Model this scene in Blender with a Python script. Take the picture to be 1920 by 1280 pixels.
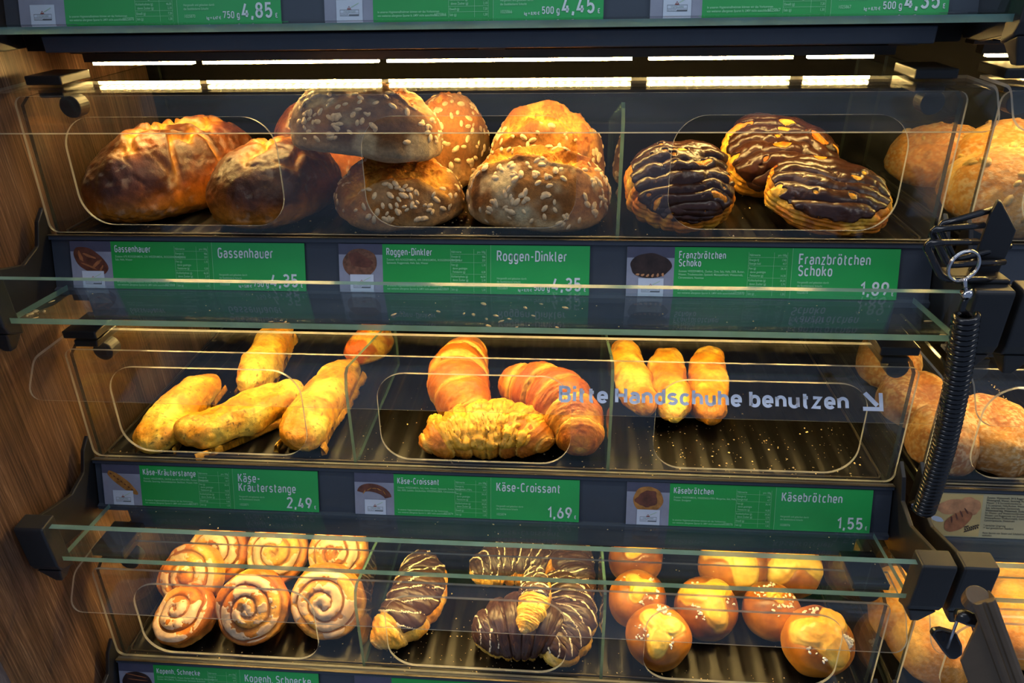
import bpy, bmesh, math, random
import numpy as np
from mathutils import Vector, Matrix, Euler

# ------------------------------------------------------------------ scene, camera, light
scn = bpy.context.scene
COL = scn.collection
for o in list(bpy.data.objects):
    bpy.data.objects.remove(o)

CAM = np.array([0.5763, -0.6726, 0.5368])
YAW, PITCH, ROLL, FPX = -0.0845, 0.4932, -0.0202, 1349.5
def cam_axes():
    cy, sy, cp, sp = math.cos(YAW), math.sin(YAW), math.cos(PITCH), math.sin(PITCH)
    f = np.array([sy*cp, cy*cp, -sp]); r = np.array([cy, -sy, 0.0]); u = np.cross(r, f)
    cr, sr = math.cos(ROLL), math.sin(ROLL)
    return cr*r + sr*u, -sr*r + cr*u, f
RX, UX, FX = cam_axes()
cd = bpy.data.cameras.new('camera'); cam = bpy.data.objects.new('camera', cd); COL.objects.link(cam)
cd.sensor_width = 36.0; cd.lens = 36.0*FPX/1920.0; cd.clip_start = 0.01; cd.clip_end = 50
M4 = Matrix([[RX[i], UX[i], -FX[i], CAM[i]] for i in range(3)] + [[0, 0, 0, 1]])
cam.matrix_world = M4
scn.camera = cam

w = bpy.data.worlds.new('shop_air'); scn.world = w; w.use_nodes = True
w.node_tree.nodes['Background'].inputs[0].default_value = (0.50, 0.66, 1.0, 1)
w.node_tree.nodes['Background'].inputs[1].default_value = 0.28
def area(name, loc, tgt, sx, sy, power, color):
    ld = bpy.data.lights.new(name, 'AREA'); ld.shape = 'RECTANGLE'; ld.size = sx; ld.size_y = sy
    ld.energy = power; ld.color = color
    o = bpy.data.objects.new(name, ld); COL.objects.link(o); o.location = loc
    o.rotation_euler = (Vector(tgt)-Vector(loc)).to_track_quat('-Z', 'Y').to_euler()
    return o
area('shop_ceiling_lamp', (0.45, -0.50, 2.7), (0.45, -0.1, 0.1), 3.6, 0.12, 24, (0.93, 0.96, 1.0))
area('shop_aisle_lamp', (2.6, -1.1, 2.0), (0.6, 0, 0.1), 0.8, 0.8, 9, (0.96, 0.97, 1.0))
area('shop_far_lamp', (-2.2, -1.6, 2.0), (0.5, 0, 0.1), 0.8, 0.8, 16, (0.92, 0.96, 1.0))

vs = scn.view_settings
vs.view_transform = 'Standard'; vs.look = 'None'; vs.gamma = 1.0; vs.use_curve_mapping = False
vs.exposure = 0.0
LED_STRENGTH = 140.0
LED_COLOR = (1.0, 0.66, 0.21)
scn.cycles.transparent_max_bounces = 48
scn.cycles.max_bounces = 10

# ------------------------------------------------------------------ small helpers
def ray(u, v):
    return (u-960)/FPX*RX - (v-640)/FPX*UX + FX
def at(u, v, ax, val):
    """world point where the sight line through (u, v) meets the plane axis = val"""
    d = ray(u, v); t = (val-CAM[ax])/d[ax]
    return CAM + t*d
def lin(r, g=None, b=None):
    if g is None: r, g, b = r
    f = lambda c: (c/255/12.92) if c/255 <= 0.04045 else ((c/255+0.055)/1.055)**2.4
    return (f(r), f(g), f(b))
def L4(*c): return (*lin(*c), 1.0)

def tag(o, label=None, cat=None, group=None, kind=None):
    if label: o['label'] = label
    if cat: o['category'] = cat
    if group: o['group'] = group
    if kind: o['kind'] = kind
    return o
def empty(name, loc=(0, 0, 0), rot=(0, 0, 0), label=None, cat=None, group=None):
    o = bpy.data.objects.new(name, None); COL.objects.link(o)
    o.location = loc; o.rotation_euler = rot; o.empty_display_size = 0.02
    return tag(o, label, cat, group)
def link_mesh(name, me, mats, parent=None, smooth=False, loc=None, rot=None):
    if not isinstance(mats, (list, tuple)): mats = [mats]
    for m in mats: me.materials.append(m)
    if smooth: me.polygons.foreach_set('use_smooth', [True]*len(me.polygons))
    o = bpy.data.objects.new(name, me); COL.objects.link(o)
    if parent: o.parent = parent
    if loc is not None: o.location = loc
    if rot is not None: o.rotation_euler = rot
    return o

class MB:
    """collects simple solids into one mesh"""
    def __init__(s): s.v = []; s.f = []; s.m = []
    def add(s, v, f, mi=0):
        o = len(s.v); s.v += [tuple(map(float, p)) for p in v]; s.f += [tuple(o+i for i in q) for q in f]; s.m += [mi]*len(f)
    def box(s, x0, x1, y0, y1, z0, z1, mi=0):
        s.add([(x0,y0,z0),(x1,y0,z0),(x1,y1,z0),(x0,y1,z0),(x0,y0,z1),(x1,y0,z1),(x1,y1,z1),(x0,y1,z1)],
              [(0,3,2,1),(4,5,6,7),(0,1,5,4),(1,2,6,5),(2,3,7,6),(3,0,4,7)], mi)
    def prism(s, poly, d0, d1, axis=0, mi=0, mi_cap=None):
        """polygon in the two other axes swept along axis"""
        n = len(poly); vs_ = []
        for d in (d0, d1):
            for (a, b) in poly:
                p = [a, b]; p.insert(axis, d); vs_.append(p)
        o = len(s.v)
        s.add(vs_, [(i, (i+1) % n, n+(i+1) % n, n+i) for i in range(n)], mi)
        s.f += [tuple(o+i for i in reversed(range(n))), tuple(o+n+i for i in range(n))]
        s.m += [mi if mi_cap is None else mi_cap]*2
    def tube(s, pts, r, n=10, mi=0, closed=False):
        pts = [Vector(p) for p in pts]; N = len(pts)
        rr = r if isinstance(r, (list, tuple)) else [r]*N
        T = []
        for i in range(N):
            a = pts[(i-1) % N] if (closed or i > 0) else pts[i]
            b = pts[(i+1) % N] if (closed or i < N-1) else pts[i]
            T.append((b-a).normalized())
        ref = Vector((0, 0, 1)) if abs(T[0].z) < 0.9 else Vector((1, 0, 0))
        nrm = (ref - T[0]*ref.dot(T[0])).normalized(); vs_ = []
        for i in range(N):
            nrm = (nrm - T[i]*nrm.dot(T[i])).normalized(); bi = T[i].cross(nrm)
            for k in range(n):
                a = 2*math.pi*k/n
                vs_.append(pts[i] + (nrm*math.cos(a)+bi*math.sin(a))*rr[i])
        f = []
        for i in range(N if closed else N-1):
            j = (i+1) % N
            for k in range(n):
                f.append((i*n+k, i*n+(k+1) % n, j*n+(k+1) % n, j*n+k))
        o = len(s.v); s.add(vs_, f, mi)
        if not closed:
            s.f += [tuple(o+k for k in reversed(range(n))), tuple(o+(N-1)*n+k for k in range(n))]; s.m += [mi]*2
    def cyl(s, p0, p1, r, n=20, mi=0): s.tube([p0, p1], r, n, mi)
    def build(s, name, mats, parent=None, smooth=False, bevel=0, loc=None, rot=None, seg=2):
        me = bpy.data.meshes.new(name); me.from_pydata(s.v, [], s.f)
        me.polygons.foreach_set('material_index', s.m); me.update()
        bm = bmesh.new(); bm.from_mesh(me); bmesh.ops.recalc_face_normals(bm, faces=bm.faces); bm.to_mesh(me); bm.free()
        o = link_mesh(name, me, mats, parent, smooth, loc, rot)
        if bevel:
            md = o.modifiers.new('bevel', 'BEVEL'); md.width = bevel; md.segments = seg; md.limit_method = 'ANGLE'; md.angle_limit = 0.6
        return o

# ------------------------------------------------------------------ materials
def mat(name):
    m = bpy.data.materials.new(name); m.use_nodes = True
    nt = m.node_tree; nt.nodes.clear()
    out = nt.nodes.new('ShaderNodeOutputMaterial')
    return m, nt, out
def nd(nt, typ, **kw):
    n = nt.nodes.new(typ)
    for k, v in kw.items():
        if k in n.inputs.keys() if isinstance(k, str) else False: n.inputs[k].default_value = v
        else: setattr(n, k, v)
    return n
def noise(nt, scale, detail=4, rough=0.55, vec=None, dist=0.0):
    n = nt.nodes.new('ShaderNodeTexNoise'); n.inputs['Scale'].default_value = scale
    n.inputs['Detail'].default_value = detail; n.inputs['Roughness'].default_value = rough; n.inputs['Distortion'].default_value = dist
    if vec is not None: nt.links.new(vec, n.inputs['Vector'])
    return n
def objco(nt, scale=(1, 1, 1), rot=(0, 0, 0)):
    t = nt.nodes.new('ShaderNodeTexCoord'); mp = nt.nodes.new('ShaderNodeMapping')
    mp.inputs['Scale'].default_value = scale; mp.inputs['Rotation'].default_value = rot
    nt.links.new(t.outputs['Object'], mp.inputs['Vector']); return mp.outputs[0]
def ramp(nt, fac, stops):
    r = nt.nodes.new('ShaderNodeValToRGB'); e = r.color_ramp.elements
    while len(e) < len(stops): e.new(0.5)
    for i, (p, c) in enumerate(stops): e[i].position = p; e[i].color = c
    nt.links.new(fac, r.inputs[0]); return r.outputs[0]
def bump(nt, h, strength, dist):
    b = nt.nodes.new('ShaderNodeBump'); b.inputs['Strength'].default_value = strength; b.inputs['Distance'].default_value = dist
    nt.links.new(h, b.inputs['Height']); return b.outputs[0]
def plain(name, rgb, rough=0.5, metal=0.0, spec=0.5, vary=0.12, nscale=60, bmp=0.0, coat=0.0):
    m, nt, out = mat(name)
    p = nt.nodes.new('ShaderNodeBsdfPrincipled'); p.inputs['Roughness'].default_value = rough
    p.inputs['Metallic'].default_value = metal; p.inputs['Specular IOR Level'].default_value = spec
    p.inputs['Coat Weight'].default_value = coat
    c = lin(*rgb); n = noise(nt, nscale, 4, 0.6, objco(nt))
    col = ramp(nt, n.outputs[0], [(0.3, (*[k*(1-vary) for k in c], 1)), (0.7, (*[min(1, k*(1+vary)) for k in c], 1))])
    nt.links.new(col, p.inputs['Base Color'])
    if bmp: nt.links.new(bump(nt, n.outputs[0], bmp, 0.002), p.inputs['Normal'])
    nt.links.new(p.outputs[0], out.inputs[0]); return m
def pane(name, tint=(1, 1, 1), f0=0.04, smear=0.0):
    """thin clear sheet: sees straight through, mirrors by angle (Schlick), plus a faint smear of dust"""
    m, nt, out = mat(name)
    g = nt.nodes.new('ShaderNodeNewGeometry')
    dt = nt.nodes.new('ShaderNodeVectorMath'); dt.operation = 'DOT_PRODUCT'
    nt.links.new(g.outputs['Normal'], dt.inputs[0]); nt.links.new(g.outputs['Incoming'], dt.inputs[1])
    def mth(op, a, b=None):
        n = nt.nodes.new('ShaderNodeMath'); n.operation = op
        for i, x in enumerate((a, b)):
            if x is None: continue
            if hasattr(x, 'links'): nt.links.new(x, n.inputs[i])
            else: n.inputs[i].default_value = x
        return n.outputs[0]
    c = mth('ABSOLUTE', dt.outputs['Value'])
    p5 = mth('POWER', mth('SUBTRACT', 1.0, c), 5.0)
    F = mth('ADD', mth('MULTIPLY', p5, 1-f0), f0)
    tr = nt.nodes.new('ShaderNodeBsdfTransparent'); tr.inputs[0].default_value = (*tint, 1)
    gl = nt.nodes.new('ShaderNodeBsdfGlossy'); gl.inputs['Roughness'].default_value = 0.03
    mx = nt.nodes.new('ShaderNodeMixShader'); nt.links.new(F, mx.inputs[0])
    nt.links.new(tr.outputs[0], mx.inputs[1]); nt.links.new(gl.outputs[0], mx.inputs[2])
    last = mx.outputs[0]
    if smear:
        n = noise(nt, 9, 5, 0.65, objco(nt, (1, 1, 3)))
        sm = ramp(nt, n.outputs[0], [(0.42, (0, 0, 0, 1)), (0.75, (smear, smear, smear, 1))])
        df = nt.nodes.new('ShaderNodeBsdfDiffuse'); df.inputs[0].default_value = (0.75, 0.78, 0.8, 1)
        m2 = nt.nodes.new('ShaderNodeMixShader'); nt.links.new(sm, m2.inputs[0])
        nt.links.new(last, m2.inputs[1]); nt.links.new(df.outputs[0], m2.inputs[2]); last = m2.outputs[0]
    nt.links.new(last, out.inputs[0]); return m
def rim(name, rgb, trans=0.45):
    """sawn / polished edge of a clear sheet"""
    m, nt, out = mat(name)
    p = nt.nodes.new('ShaderNodeBsdfPrincipled'); p.inputs['Roughness'].default_value = 0.18
    n = noise(nt, 40, 3, 0.5, objco(nt)); c = lin(*rgb)
    nt.links.new(ramp(nt, n.outputs[0], [(0.3, (*[k*0.75 for k in c], 1)), (0.7, (*[min(1, k*1.15) for k in c], 1))]), p.inputs['Base Color'])
    t = nt.nodes.new('ShaderNodeBsdfTranslucent'); t.inputs[0].default_value = (*c, 1)
    tr = nt.nodes.new('ShaderNodeBsdfTransparent'); tr.inputs[0].default_value = (0.9, 0.95, 0.95, 1)
    m1 = nt.nodes.new('ShaderNodeMixShader'); m1.inputs[0].default_value = 0.5
    nt.links.new(p.outputs[0], m1.inputs[1]); nt.links.new(t.outputs[0], m1.inputs[2])
    m2 = nt.nodes.new('ShaderNodeMixShader'); m2.inputs[0].default_value = 1-trans
    nt.links.new(tr.outputs[0], m2.inputs[1]); nt.links.new(m1.outputs[0], m2.inputs[2])
    nt.links.new(m2.outputs[0], out.inputs[0]); return m
def wood():
    m, nt, out = mat('dark_oak_laminate')
    p = nt.nodes.new('ShaderNodeBsdfPrincipled'); p.inputs['Roughness'].default_value = 0.45; p.inputs['Specular IOR Level'].default_value = 0.3
    v = objco(nt, (60, 300, 7), (math.radians(5), 0, 0)); n = noise(nt, 1.6, 5, 0.7, v, 0.4)
    v2 = objco(nt, (20, 26, 1.1), (math.radians(4), 0, 0)); n2 = noise(nt, 1.2, 3, 0.5, v2, 0.8)
    mx = nt.nodes.new('ShaderNodeMath'); mx.operation = 'MULTIPLY_ADD'; mx.inputs[1].default_value = 0.6
    nt.links.new(n.outputs[0], mx.inputs[0])
    h = nt.nodes.new('ShaderNodeMath'); h.operation = 'MULTIPLY'; h.inputs[1].default_value = 0.4
    nt.links.new(n2.outputs[0], h.inputs[0]); nt.links.new(h.outputs[0], mx.inputs[2])
    c = ramp(nt, mx.outputs[0], [(0.36, L4(44, 31, 24)), (0.48, L4(82, 60, 46)), (0.56, L4(108, 82, 64)), (0.68, L4(154, 128, 106))])
    nt.links.new(c, p.inputs['Base Color']); nt.links.new(bump(nt, n.outputs[0], 0.3, 0.001), p.inputs['Normal'])
    nt.links.new(p.outputs[0], out.inputs[0]); return m
def led_mat():
    m, nt, out = mat('led_strip_glow')
    e = nt.nodes.new('ShaderNodeEmission'); e.inputs[0].default_value = (*LED_COLOR, 1)
    wv = nt.nodes.new('ShaderNodeTexWave'); wv.wave_type = 'BANDS'; wv.bands_direction = 'X'
    wv.inputs['Scale'].default_value = 31.4
    nt.links.new(objco(nt), wv.inputs['Vector'])
    mr = nt.nodes.new('ShaderNodeMapRange'); mr.inputs['To Min'].default_value = LED_STRENGTH*0.35; mr.inputs['To Max'].default_value = LED_STRENGTH*1.65
    nt.links.new(wv.outputs['Fac'], mr.inputs[0]); nt.links.new(mr.outputs[0], e.inputs[1])
    nt.links.new(e.outputs[0], out.inputs[0]); return m
def dough(name, rough=0.55, spec=0.35, fine=900, fb=0.25, vary=0.22, coarse=160, cb=0.3, sss=0.0):
    """baked surface: colour zones of the crust from the mesh, broken up by fine grain"""
    m, nt, out = mat(name)
    p = nt.nodes.new('ShaderNodeBsdfPrincipled'); p.inputs['Roughness'].default_value = rough; p.inputs['Specular IOR Level'].default_value = spec
    a = nt.nodes.new('ShaderNodeAttribute'); a.attribute_name = 'crust'
    co = objco(nt); n1 = noise(nt, coarse, 5, 0.65, co); n2 = noise(nt, fine, 3, 0.6, co)
    g = ramp(nt, n1.outputs[0], [(0.3, (1-vary,)*3+(1,)), (0.7, (1+vary*0.6,)*3+(1,))])
    mx = nt.nodes.new('ShaderNodeMix'); mx.data_type = 'RGBA'; mx.blend_type = 'MULTIPLY'; mx.inputs[0].default_value = 1.0
    nt.links.new(a.outputs['Color'], mx.inputs[6]); nt.links.new(g, mx.inputs[7])
    nt.links.new(mx.outputs[2], p.inputs['Base Color'])
    b1 = nt.nodes.new('ShaderNodeBump'); b1.inputs['Strength'].default_value = cb; b1.inputs['Distance'].default_value = 0.002
    nt.links.new(n1.outputs[0], b1.inputs['Height'])
    b2 = nt.nodes.new('ShaderNodeBump'); b2.inputs['Strength'].default_value = fb; b2.inputs['Distance'].default_value = 0.0006
    nt.links.new(n2.outputs[0], b2.inputs['Height']); nt.links.new(b1.outputs[0], b2.inputs['Normal'])
    nt.links.new(b2.outputs[0], p.inputs['Normal'])
    nt.links.new(p.outputs[0], out.inputs[0]); return m

MAT = dict(
    wood=wood(), led=led_mat(),
    black=plain('black_powder_coat', (24, 24, 26), 0.4, vary=0.1), cap=plain('black_plastic', (30, 31, 33), 0.5, vary=0.08, bmp=0.05),
    rail=plain('anthracite_rail', (62, 68, 80), 0.35, vary=0.05), dark=plain('dark_panel', (6, 6, 8), 0.7, spec=0.1, vary=0.1),
    under=plain('dark_brown_underside', (18, 12, 9), 0.6, spec=0.2, vary=0.15),
    tray=plain('black_tray_coating', (8, 7, 7), 0.38, spec=0.25, vary=0.3, nscale=120),
    rimmetal=plain('tray_rim_metal', (70, 65, 58), 0.35, 0.6, vary=0.15),
    steel=plain('chrome', (205, 205, 210), 0.15, 1.0, vary=0.04), wire=plain('black_coated_wire', (22, 22, 25), 0.22, spec=0.6, vary=0.05),
    bronze=plain('dark_bronze_metal', (86, 72, 56), 0.34, 0.1, vary=0.08),
    acryl=pane('clear_acrylic', (0.985, 0.985, 0.975), 0.045, 0.012), glass=pane('clear_glass', (0.95, 0.985, 0.975), 0.045, 0.012),
    divglass=pane('divider_glass', (0.95, 0.97, 0.96), 0.05, 0.015),
    aedge=rim('acrylic_edge', (196, 196, 190), 0.3), gedge=rim('glass_edge', (128, 170, 168), 0.15), darkedge=rim('side_pane_edge', (52, 60, 58), 0.2), divedge=rim('divider_edge', (92, 122, 114), 0.2), tealedge=rim('green_glass_edge', (70, 140, 140), 0.1),
    green=plain('green_card', (40, 166, 76), 0.3, vary=0.07, nscale=14), green2=plain('light_green_card', (46, 174, 88), 0.3, vary=0.07, nscale=14),
    white=plain('white_print', (226, 236, 240), 0.4, vary=0.02), pale=plain('pale_green_print', (160, 226, 176), 0.4, vary=0.02),
    card=plain('white_card', (206, 214, 232), 0.4, vary=0.03), picgrey=plain('photo_grey', (150, 152, 172), 0.4, vary=0.12, nscale=40),
    picdark=plain('photo_dark', (82, 82, 104), 0.4, vary=0.1), logogreen=plain('logo_green', (62, 128, 84), 0.5, vary=0.03),
    logored=plain('logo_red', (150, 78, 70), 0.5, vary=0.03), logogrey=plain('logo_grey', (96, 100, 108), 0.5, vary=0.03),
    leaf=plain('logo_leaf', (176, 208, 176), 0.5, vary=0.03),
    beige=plain('beige_card', (190, 178, 140), 0.45, vary=0.05, nscale=20), ink=plain('dark_print', (66, 66, 62), 0.5, vary=0.03),
    beigepic=plain('beige_photo', (206, 178, 118), 0.45, vary=0.12, nscale=30), lilac=plain('pale_blue_print', (232, 238, 255), 0.4, vary=0.02),
    crumb=plain('crumbs', (226, 196, 140), 0.7, vary=0.3, nscale=300), flake=plain('oat_flake', (206, 176, 136), 0.6, vary=0.25, nscale=260),
    salt=plain('sugar_nibs', (244, 236, 226), 0.35, vary=0.05), pumpkin=plain('pumpkin_seed', (196, 160, 92), 0.5, vary=0.3, nscale=200),
    choc=plain('dark_chocolate', (58, 32, 24), 0.28, spec=0.5, vary=0.2, nscale=120, bmp=0.25), chocm=plain('matt_chocolate', (66, 42, 34), 0.36, vary=0.18, nscale=90, bmp=0.15),
    drizzle=plain('white_chocolate', (232, 214, 182), 0.35, vary=0.06), icing=plain('sugar_icing', (228, 190, 150), 0.28, vary=0.2, nscale=90, bmp=0.2),
    cheese=plain('melted_cheese', (226, 164, 48), 0.4, vary=0.38, nscale=140, bmp=0.3),
    loaf=dough('brown_crust', 0.38, 0.45, 700, 0.35, 0.32, 110, 0.55), rye=dough('floury_rye_crust', 0.7, 0.2, 900, 0.6, 0.3, 200, 0.7),
    puff=dough('puff_pastry', 0.38, 0.4, 800, 0.35, 0.28, 150, 0.6), lye=dough('glossy_lye_crust', 0.28, 0.5, 900, 0.12, 0.18, 120, 0.15),
    soft=dough('soft_roll_crust', 0.6, 0.25, 900, 0.5, 0.25, 170, 0.5),
    pic1=plain('photo_brown', (104, 58, 44), 0.45, vary=0.45, nscale=110), pic2=plain('photo_gold', (176, 118, 56), 0.45, vary=0.4, nscale=120),
    pic3=plain('photo_chocolate', (52, 36, 34), 0.45, vary=0.5, nscale=100), pic4=plain('photo_tan', (196, 138, 96), 0.45, vary=0.3, nscale=90),
    pic5=plain('photo_seeded', (120, 78, 58), 0.45, vary=0.5, nscale=200), pic6=plain('photo_highlight', (168, 104, 66), 0.45, vary=0.3, nscale=120),
)

# ------------------------------------------------------------------ noise and baked-goods shapes
def _hash(ix, iy, iz, seed):
    h = (ix*374761393 + iy*668265263 + iz*2147483647 + seed*1274126177) & 0xFFFFFFFF
    h = ((h ^ (h >> 13))*1274126177) & 0xFFFFFFFF
    h = (h ^ (h >> 16)) & 0xFFFF
    return h.astype(np.float64)/65535.0
def vnoise(P, scale, seed=0):
    Q = np.asarray(P)*scale + 100.0; I = np.floor(Q).astype(np.int64); f = Q-I; f = f*f*(3-2*f)
    r = 0
    for dx in (0, 1):
        for dy in (0, 1):
            for dz in (0, 1):
                wgt = (f[..., 0] if dx else 1-f[..., 0])*(f[..., 1] if dy else 1-f[..., 1])*(f[..., 2] if dz else 1-f[..., 2])
                r = r + wgt*_hash(I[..., 0]+dx, I[..., 1]+dy, I[..., 2]+dz, seed)
    return r
def fbm(P, scale, octv=4, seed=0, gain=0.5):
    r = 0; a = 1; t = 0
    for k in range(octv):
        r = r + a*vnoise(P, scale*2**k, seed+k*17); t += a; a *= gain
    return r/t
def sstep(a, b, x):
    t = np.clip((x-a)/(b-a), 0, 1); return t*t*(3-2*t)
def mixc(c1, c2, t):
    return c1*(1-t[..., None]) + c2*t[..., None]
def C(*c): return np.array(lin(*c))
def sgp(x, e): return np.sign(x)*np.abs(x)**e

def sup(n, m, a, b, h, hb, exy=1.0, ez=1.0, ezb=0.45):
    """rounded body on a flat base: rows run from the top pole to the bottom pole; base at z = 0"""
    u = np.linspace(0, 2*np.pi, n, endpoint=False)[None, :]; v = np.linspace(0, np.pi, m)[:, None]
    cv, sv = np.cos(v), np.sin(v); top = cv >= 0
    rr = np.where(top, np.abs(sv)**ez, np.abs(sv)**ezb); z = np.where(top, h*np.abs(cv)**ez, -hb*np.abs(cv)**ezb)
    x = a*rr*sgp(np.cos(u), exy); y = b*rr*sgp(np.sin(u), exy)
    return np.stack([x, y, z+0*u+hb], -1)
def normals(P):
    du = np.roll(P, -1, 1)-np.roll(P, 1, 1); dv = np.gradient(P, axis=0)
    N = np.cross(dv, du); l = np.linalg.norm(N, axis=-1, keepdims=True); N = N/np.maximum(l, 1e-12)
    N[0] = N[1].mean(0); N[-1] = N[-2].mean(0)
    N /= np.maximum(np.linalg.norm(N, axis=-1, keepdims=True), 1e-9)
    c = P.reshape(-1, 3).mean(0)
    if (N*(P-c)).sum() < 0: N = -N
    return N
def grid_faces(m, n):
    i = np.arange(m-1)[:, None]; j = np.arange(n)[None, :]; k = (j+1) % n
    return np.stack([i*n+j, i*n+k, (i+1)*n+k, (i+1)*n+j], -1)
def mesh_from(name, V, F, col=None):
    me = bpy.data.meshes.new(name); nv, nf = len(V), len(F)
    me.vertices.add(nv); me.vertices.foreach_set('co', np.ascontiguousarray(V, np.float32).ravel())
    me.loops.add(nf*4); me.loops.foreach_set('vertex_index', np.ascontiguousarray(F, np.int32).ravel())
    me.polygons.add(nf); me.polygons.foreach_set('loop_start', np.arange(0, nf*4, 4, dtype=np.int32))
    me.polygons.foreach_set('use_smooth', np.ones(nf, bool))
    if col is not None:
        ca = me.attributes.new('crust', 'FLOAT_COLOR', 'POINT')
        ca.data.foreach_set('color', np.concatenate([np.clip(col, 0, 1), np.ones((nv, 1))], 1).astype(np.float32).ravel())
    me.update(); me.validate(); return me
def body(name, P, col, m_, parent=None):
    rows, n = P.shape[:2]; P = P.copy(); P[0] = P[0].mean(0); P[-1] = P[-1].mean(0)
    me = mesh_from(name, P.reshape(-1, 3), grid_faces(rows, n).reshape(-1, 4)[:, ::-1], col.reshape(-1, 3))
    return link_mesh(name, me, m_, parent)
def coat(name, P, N, mask, m_, parent, t_out=0.0014, t_in=-0.0012, thr=0.04):
    """glaze lying on the crust wherever mask is set, its rim sinking into the crust"""
    rows, n = mask.shape; Q = P + N*(t_in+(t_out-t_in)*mask)[..., None]
    F = grid_faces(rows, n).reshape(-1, 4); keep = (mask.reshape(-1)[F] > thr).any(1); F = F[keep]
    ids = np.unique(F); mp = np.zeros(rows*n, np.int64); mp[ids] = np.arange(len(ids))
    me = mesh_from(name, Q.reshape(-1, 3)[ids], mp[F][:, ::-1])
    return link_mesh(name, me, m_, parent)
def settle(P):
    P = P.copy(); P[..., 2] = np.maximum(P[..., 2], 0.0); return P

def flakes(name, P, N, prob, count, size, m_, parent, seed, thick=0.25):
    """loose flakes / seeds / nibs stuck to the crust"""
    rng = np.random.RandomState(seed); ws = prob.reshape(-1).clip(0, None)
    A = np.linalg.norm(np.cross(np.roll(P, -1, 1)-P, np.gradient(P, axis=0)), axis=-1).reshape(-1)
    ws = ws*A; ws /= ws.sum(); idx = rng.choice(len(ws), count, p=ws)
    p = P.reshape(-1, 3)[idx]; nn = N.reshape(-1, 3)[idx]; V = []; F = []
    ring = [(math.cos(a), math.sin(a)) for a in np.linspace(0, 2*math.pi, 8, endpoint=False)]
    for k in range(count):
        z = nn[k]+rng.normal(0, 0.12, 3); z /= np.linalg.norm(z); t = rng.normal(0, 1, 3); t -= z*t.dot(z); t /= np.linalg.norm(t); b = np.cross(z, t)
        s = size*(0.7+0.6*rng.rand()); ls, lb, h = s, s*(0.5+0.15*rng.rand()), s*thick; o = len(V)
        V.append(p[k]+z*h)
        for (ca, sa) in ring: V.append(p[k]+z*h*0.62+t*ls*0.5*ca+b*lb*0.5*sa)
        for (ca, sa) in ring: V.append(p[k]-z*h*0.25+t*ls*0.6*ca+b*lb*0.6*sa)
        for i in range(8):
            j = (i+1) % 8
            F += [(o, o+1+i, o+1+j, o+1+j), (o+1+i, o+9+i, o+9+j, o+1+j)]
    me = bpy.data.meshes.new(name); me.from_pydata([tuple(q) for q in V], [], [tuple(dict.fromkeys(f)) for f in F]); me.update()
    o = link_mesh(name, me, m_, parent, True); o['kind'] = 'stuff'; return o

def brown_loaf(root, seed, L, W, H, dark=0.5, flour=0.5):
    P = sup(220, 130, L/2, W/2, H*0.72, H*0.28, 0.88, 0.92, 0.5); N = normals(P)
    P = P+N*((fbm(P, 14, 3, seed)-0.5)*0.016)[..., None]; N = normals(P)
    x, y = P[..., 0], P[..., 1]; top = sstep(0.25*H, 0.6*H, P[..., 2]); crumb = 0; d = 0
    for k, (off, wd, x0, x1) in enumerate(((-0.10, 0.0075, -0.75, 0.55), (0.20, 0.006, -0.3, 0.8), (-0.30, 0.004, -0.45, 0.35), (0.04, 0.004, -0.1, 0.7))):
        c = off*W + 0.085*(fbm(np.stack([x*1.0, 0*x+k, 0*x], -1), 26, 3, seed+k)-0.5)
        win = sstep(x0*L/2, x0*L/2+0.03, x)*(1-sstep(x1*L/2-0.03, x1*L/2, x))*top
        g = np.exp(-((y-c)/wd)**2)*win; d = d-0.0065*g + 0.0022*np.exp(-((y-c-wd*2.3)/(wd*1.4))**2)*win
        crumb = np.maximum(crumb, np.exp(-((y-c)/(wd*1.2))**2)*win)
    rg = 1-np.abs(2*fbm(P, 42, 3, seed+6)-1); d = d+(fbm(P, 110, 3, seed+5)-0.5)*0.0022*(1+crumb)-0.0016*rg**8
    P = settle(P+N*d[..., None])
    n1 = fbm(P, 22, 4, seed+9); n2 = fbm(P, 150, 3, seed+11)
    col = mixc(C(168, 88, 24), C(74, 35, 14), sstep(0.22, 0.58, n1*0.7+top*0.22*dark+0.04))
    low = 1-sstep(0.05*H, 0.42*H, P[..., 2]+0.02*(n1-0.5)); col = mixc(col, C(206, 132, 36), low*0.75)
    col = mixc(col, C(222, 150, 54), crumb*0.85)
    col = mixc(col, C(206, 186, 160), sstep(0.56, 0.7, n2)*sstep(0.4, 0.6, fbm(P, 30, 2, seed+21))*flour)
    o = body('crust', P, col, MAT['loaf'], root); return P, normals(P)

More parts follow.
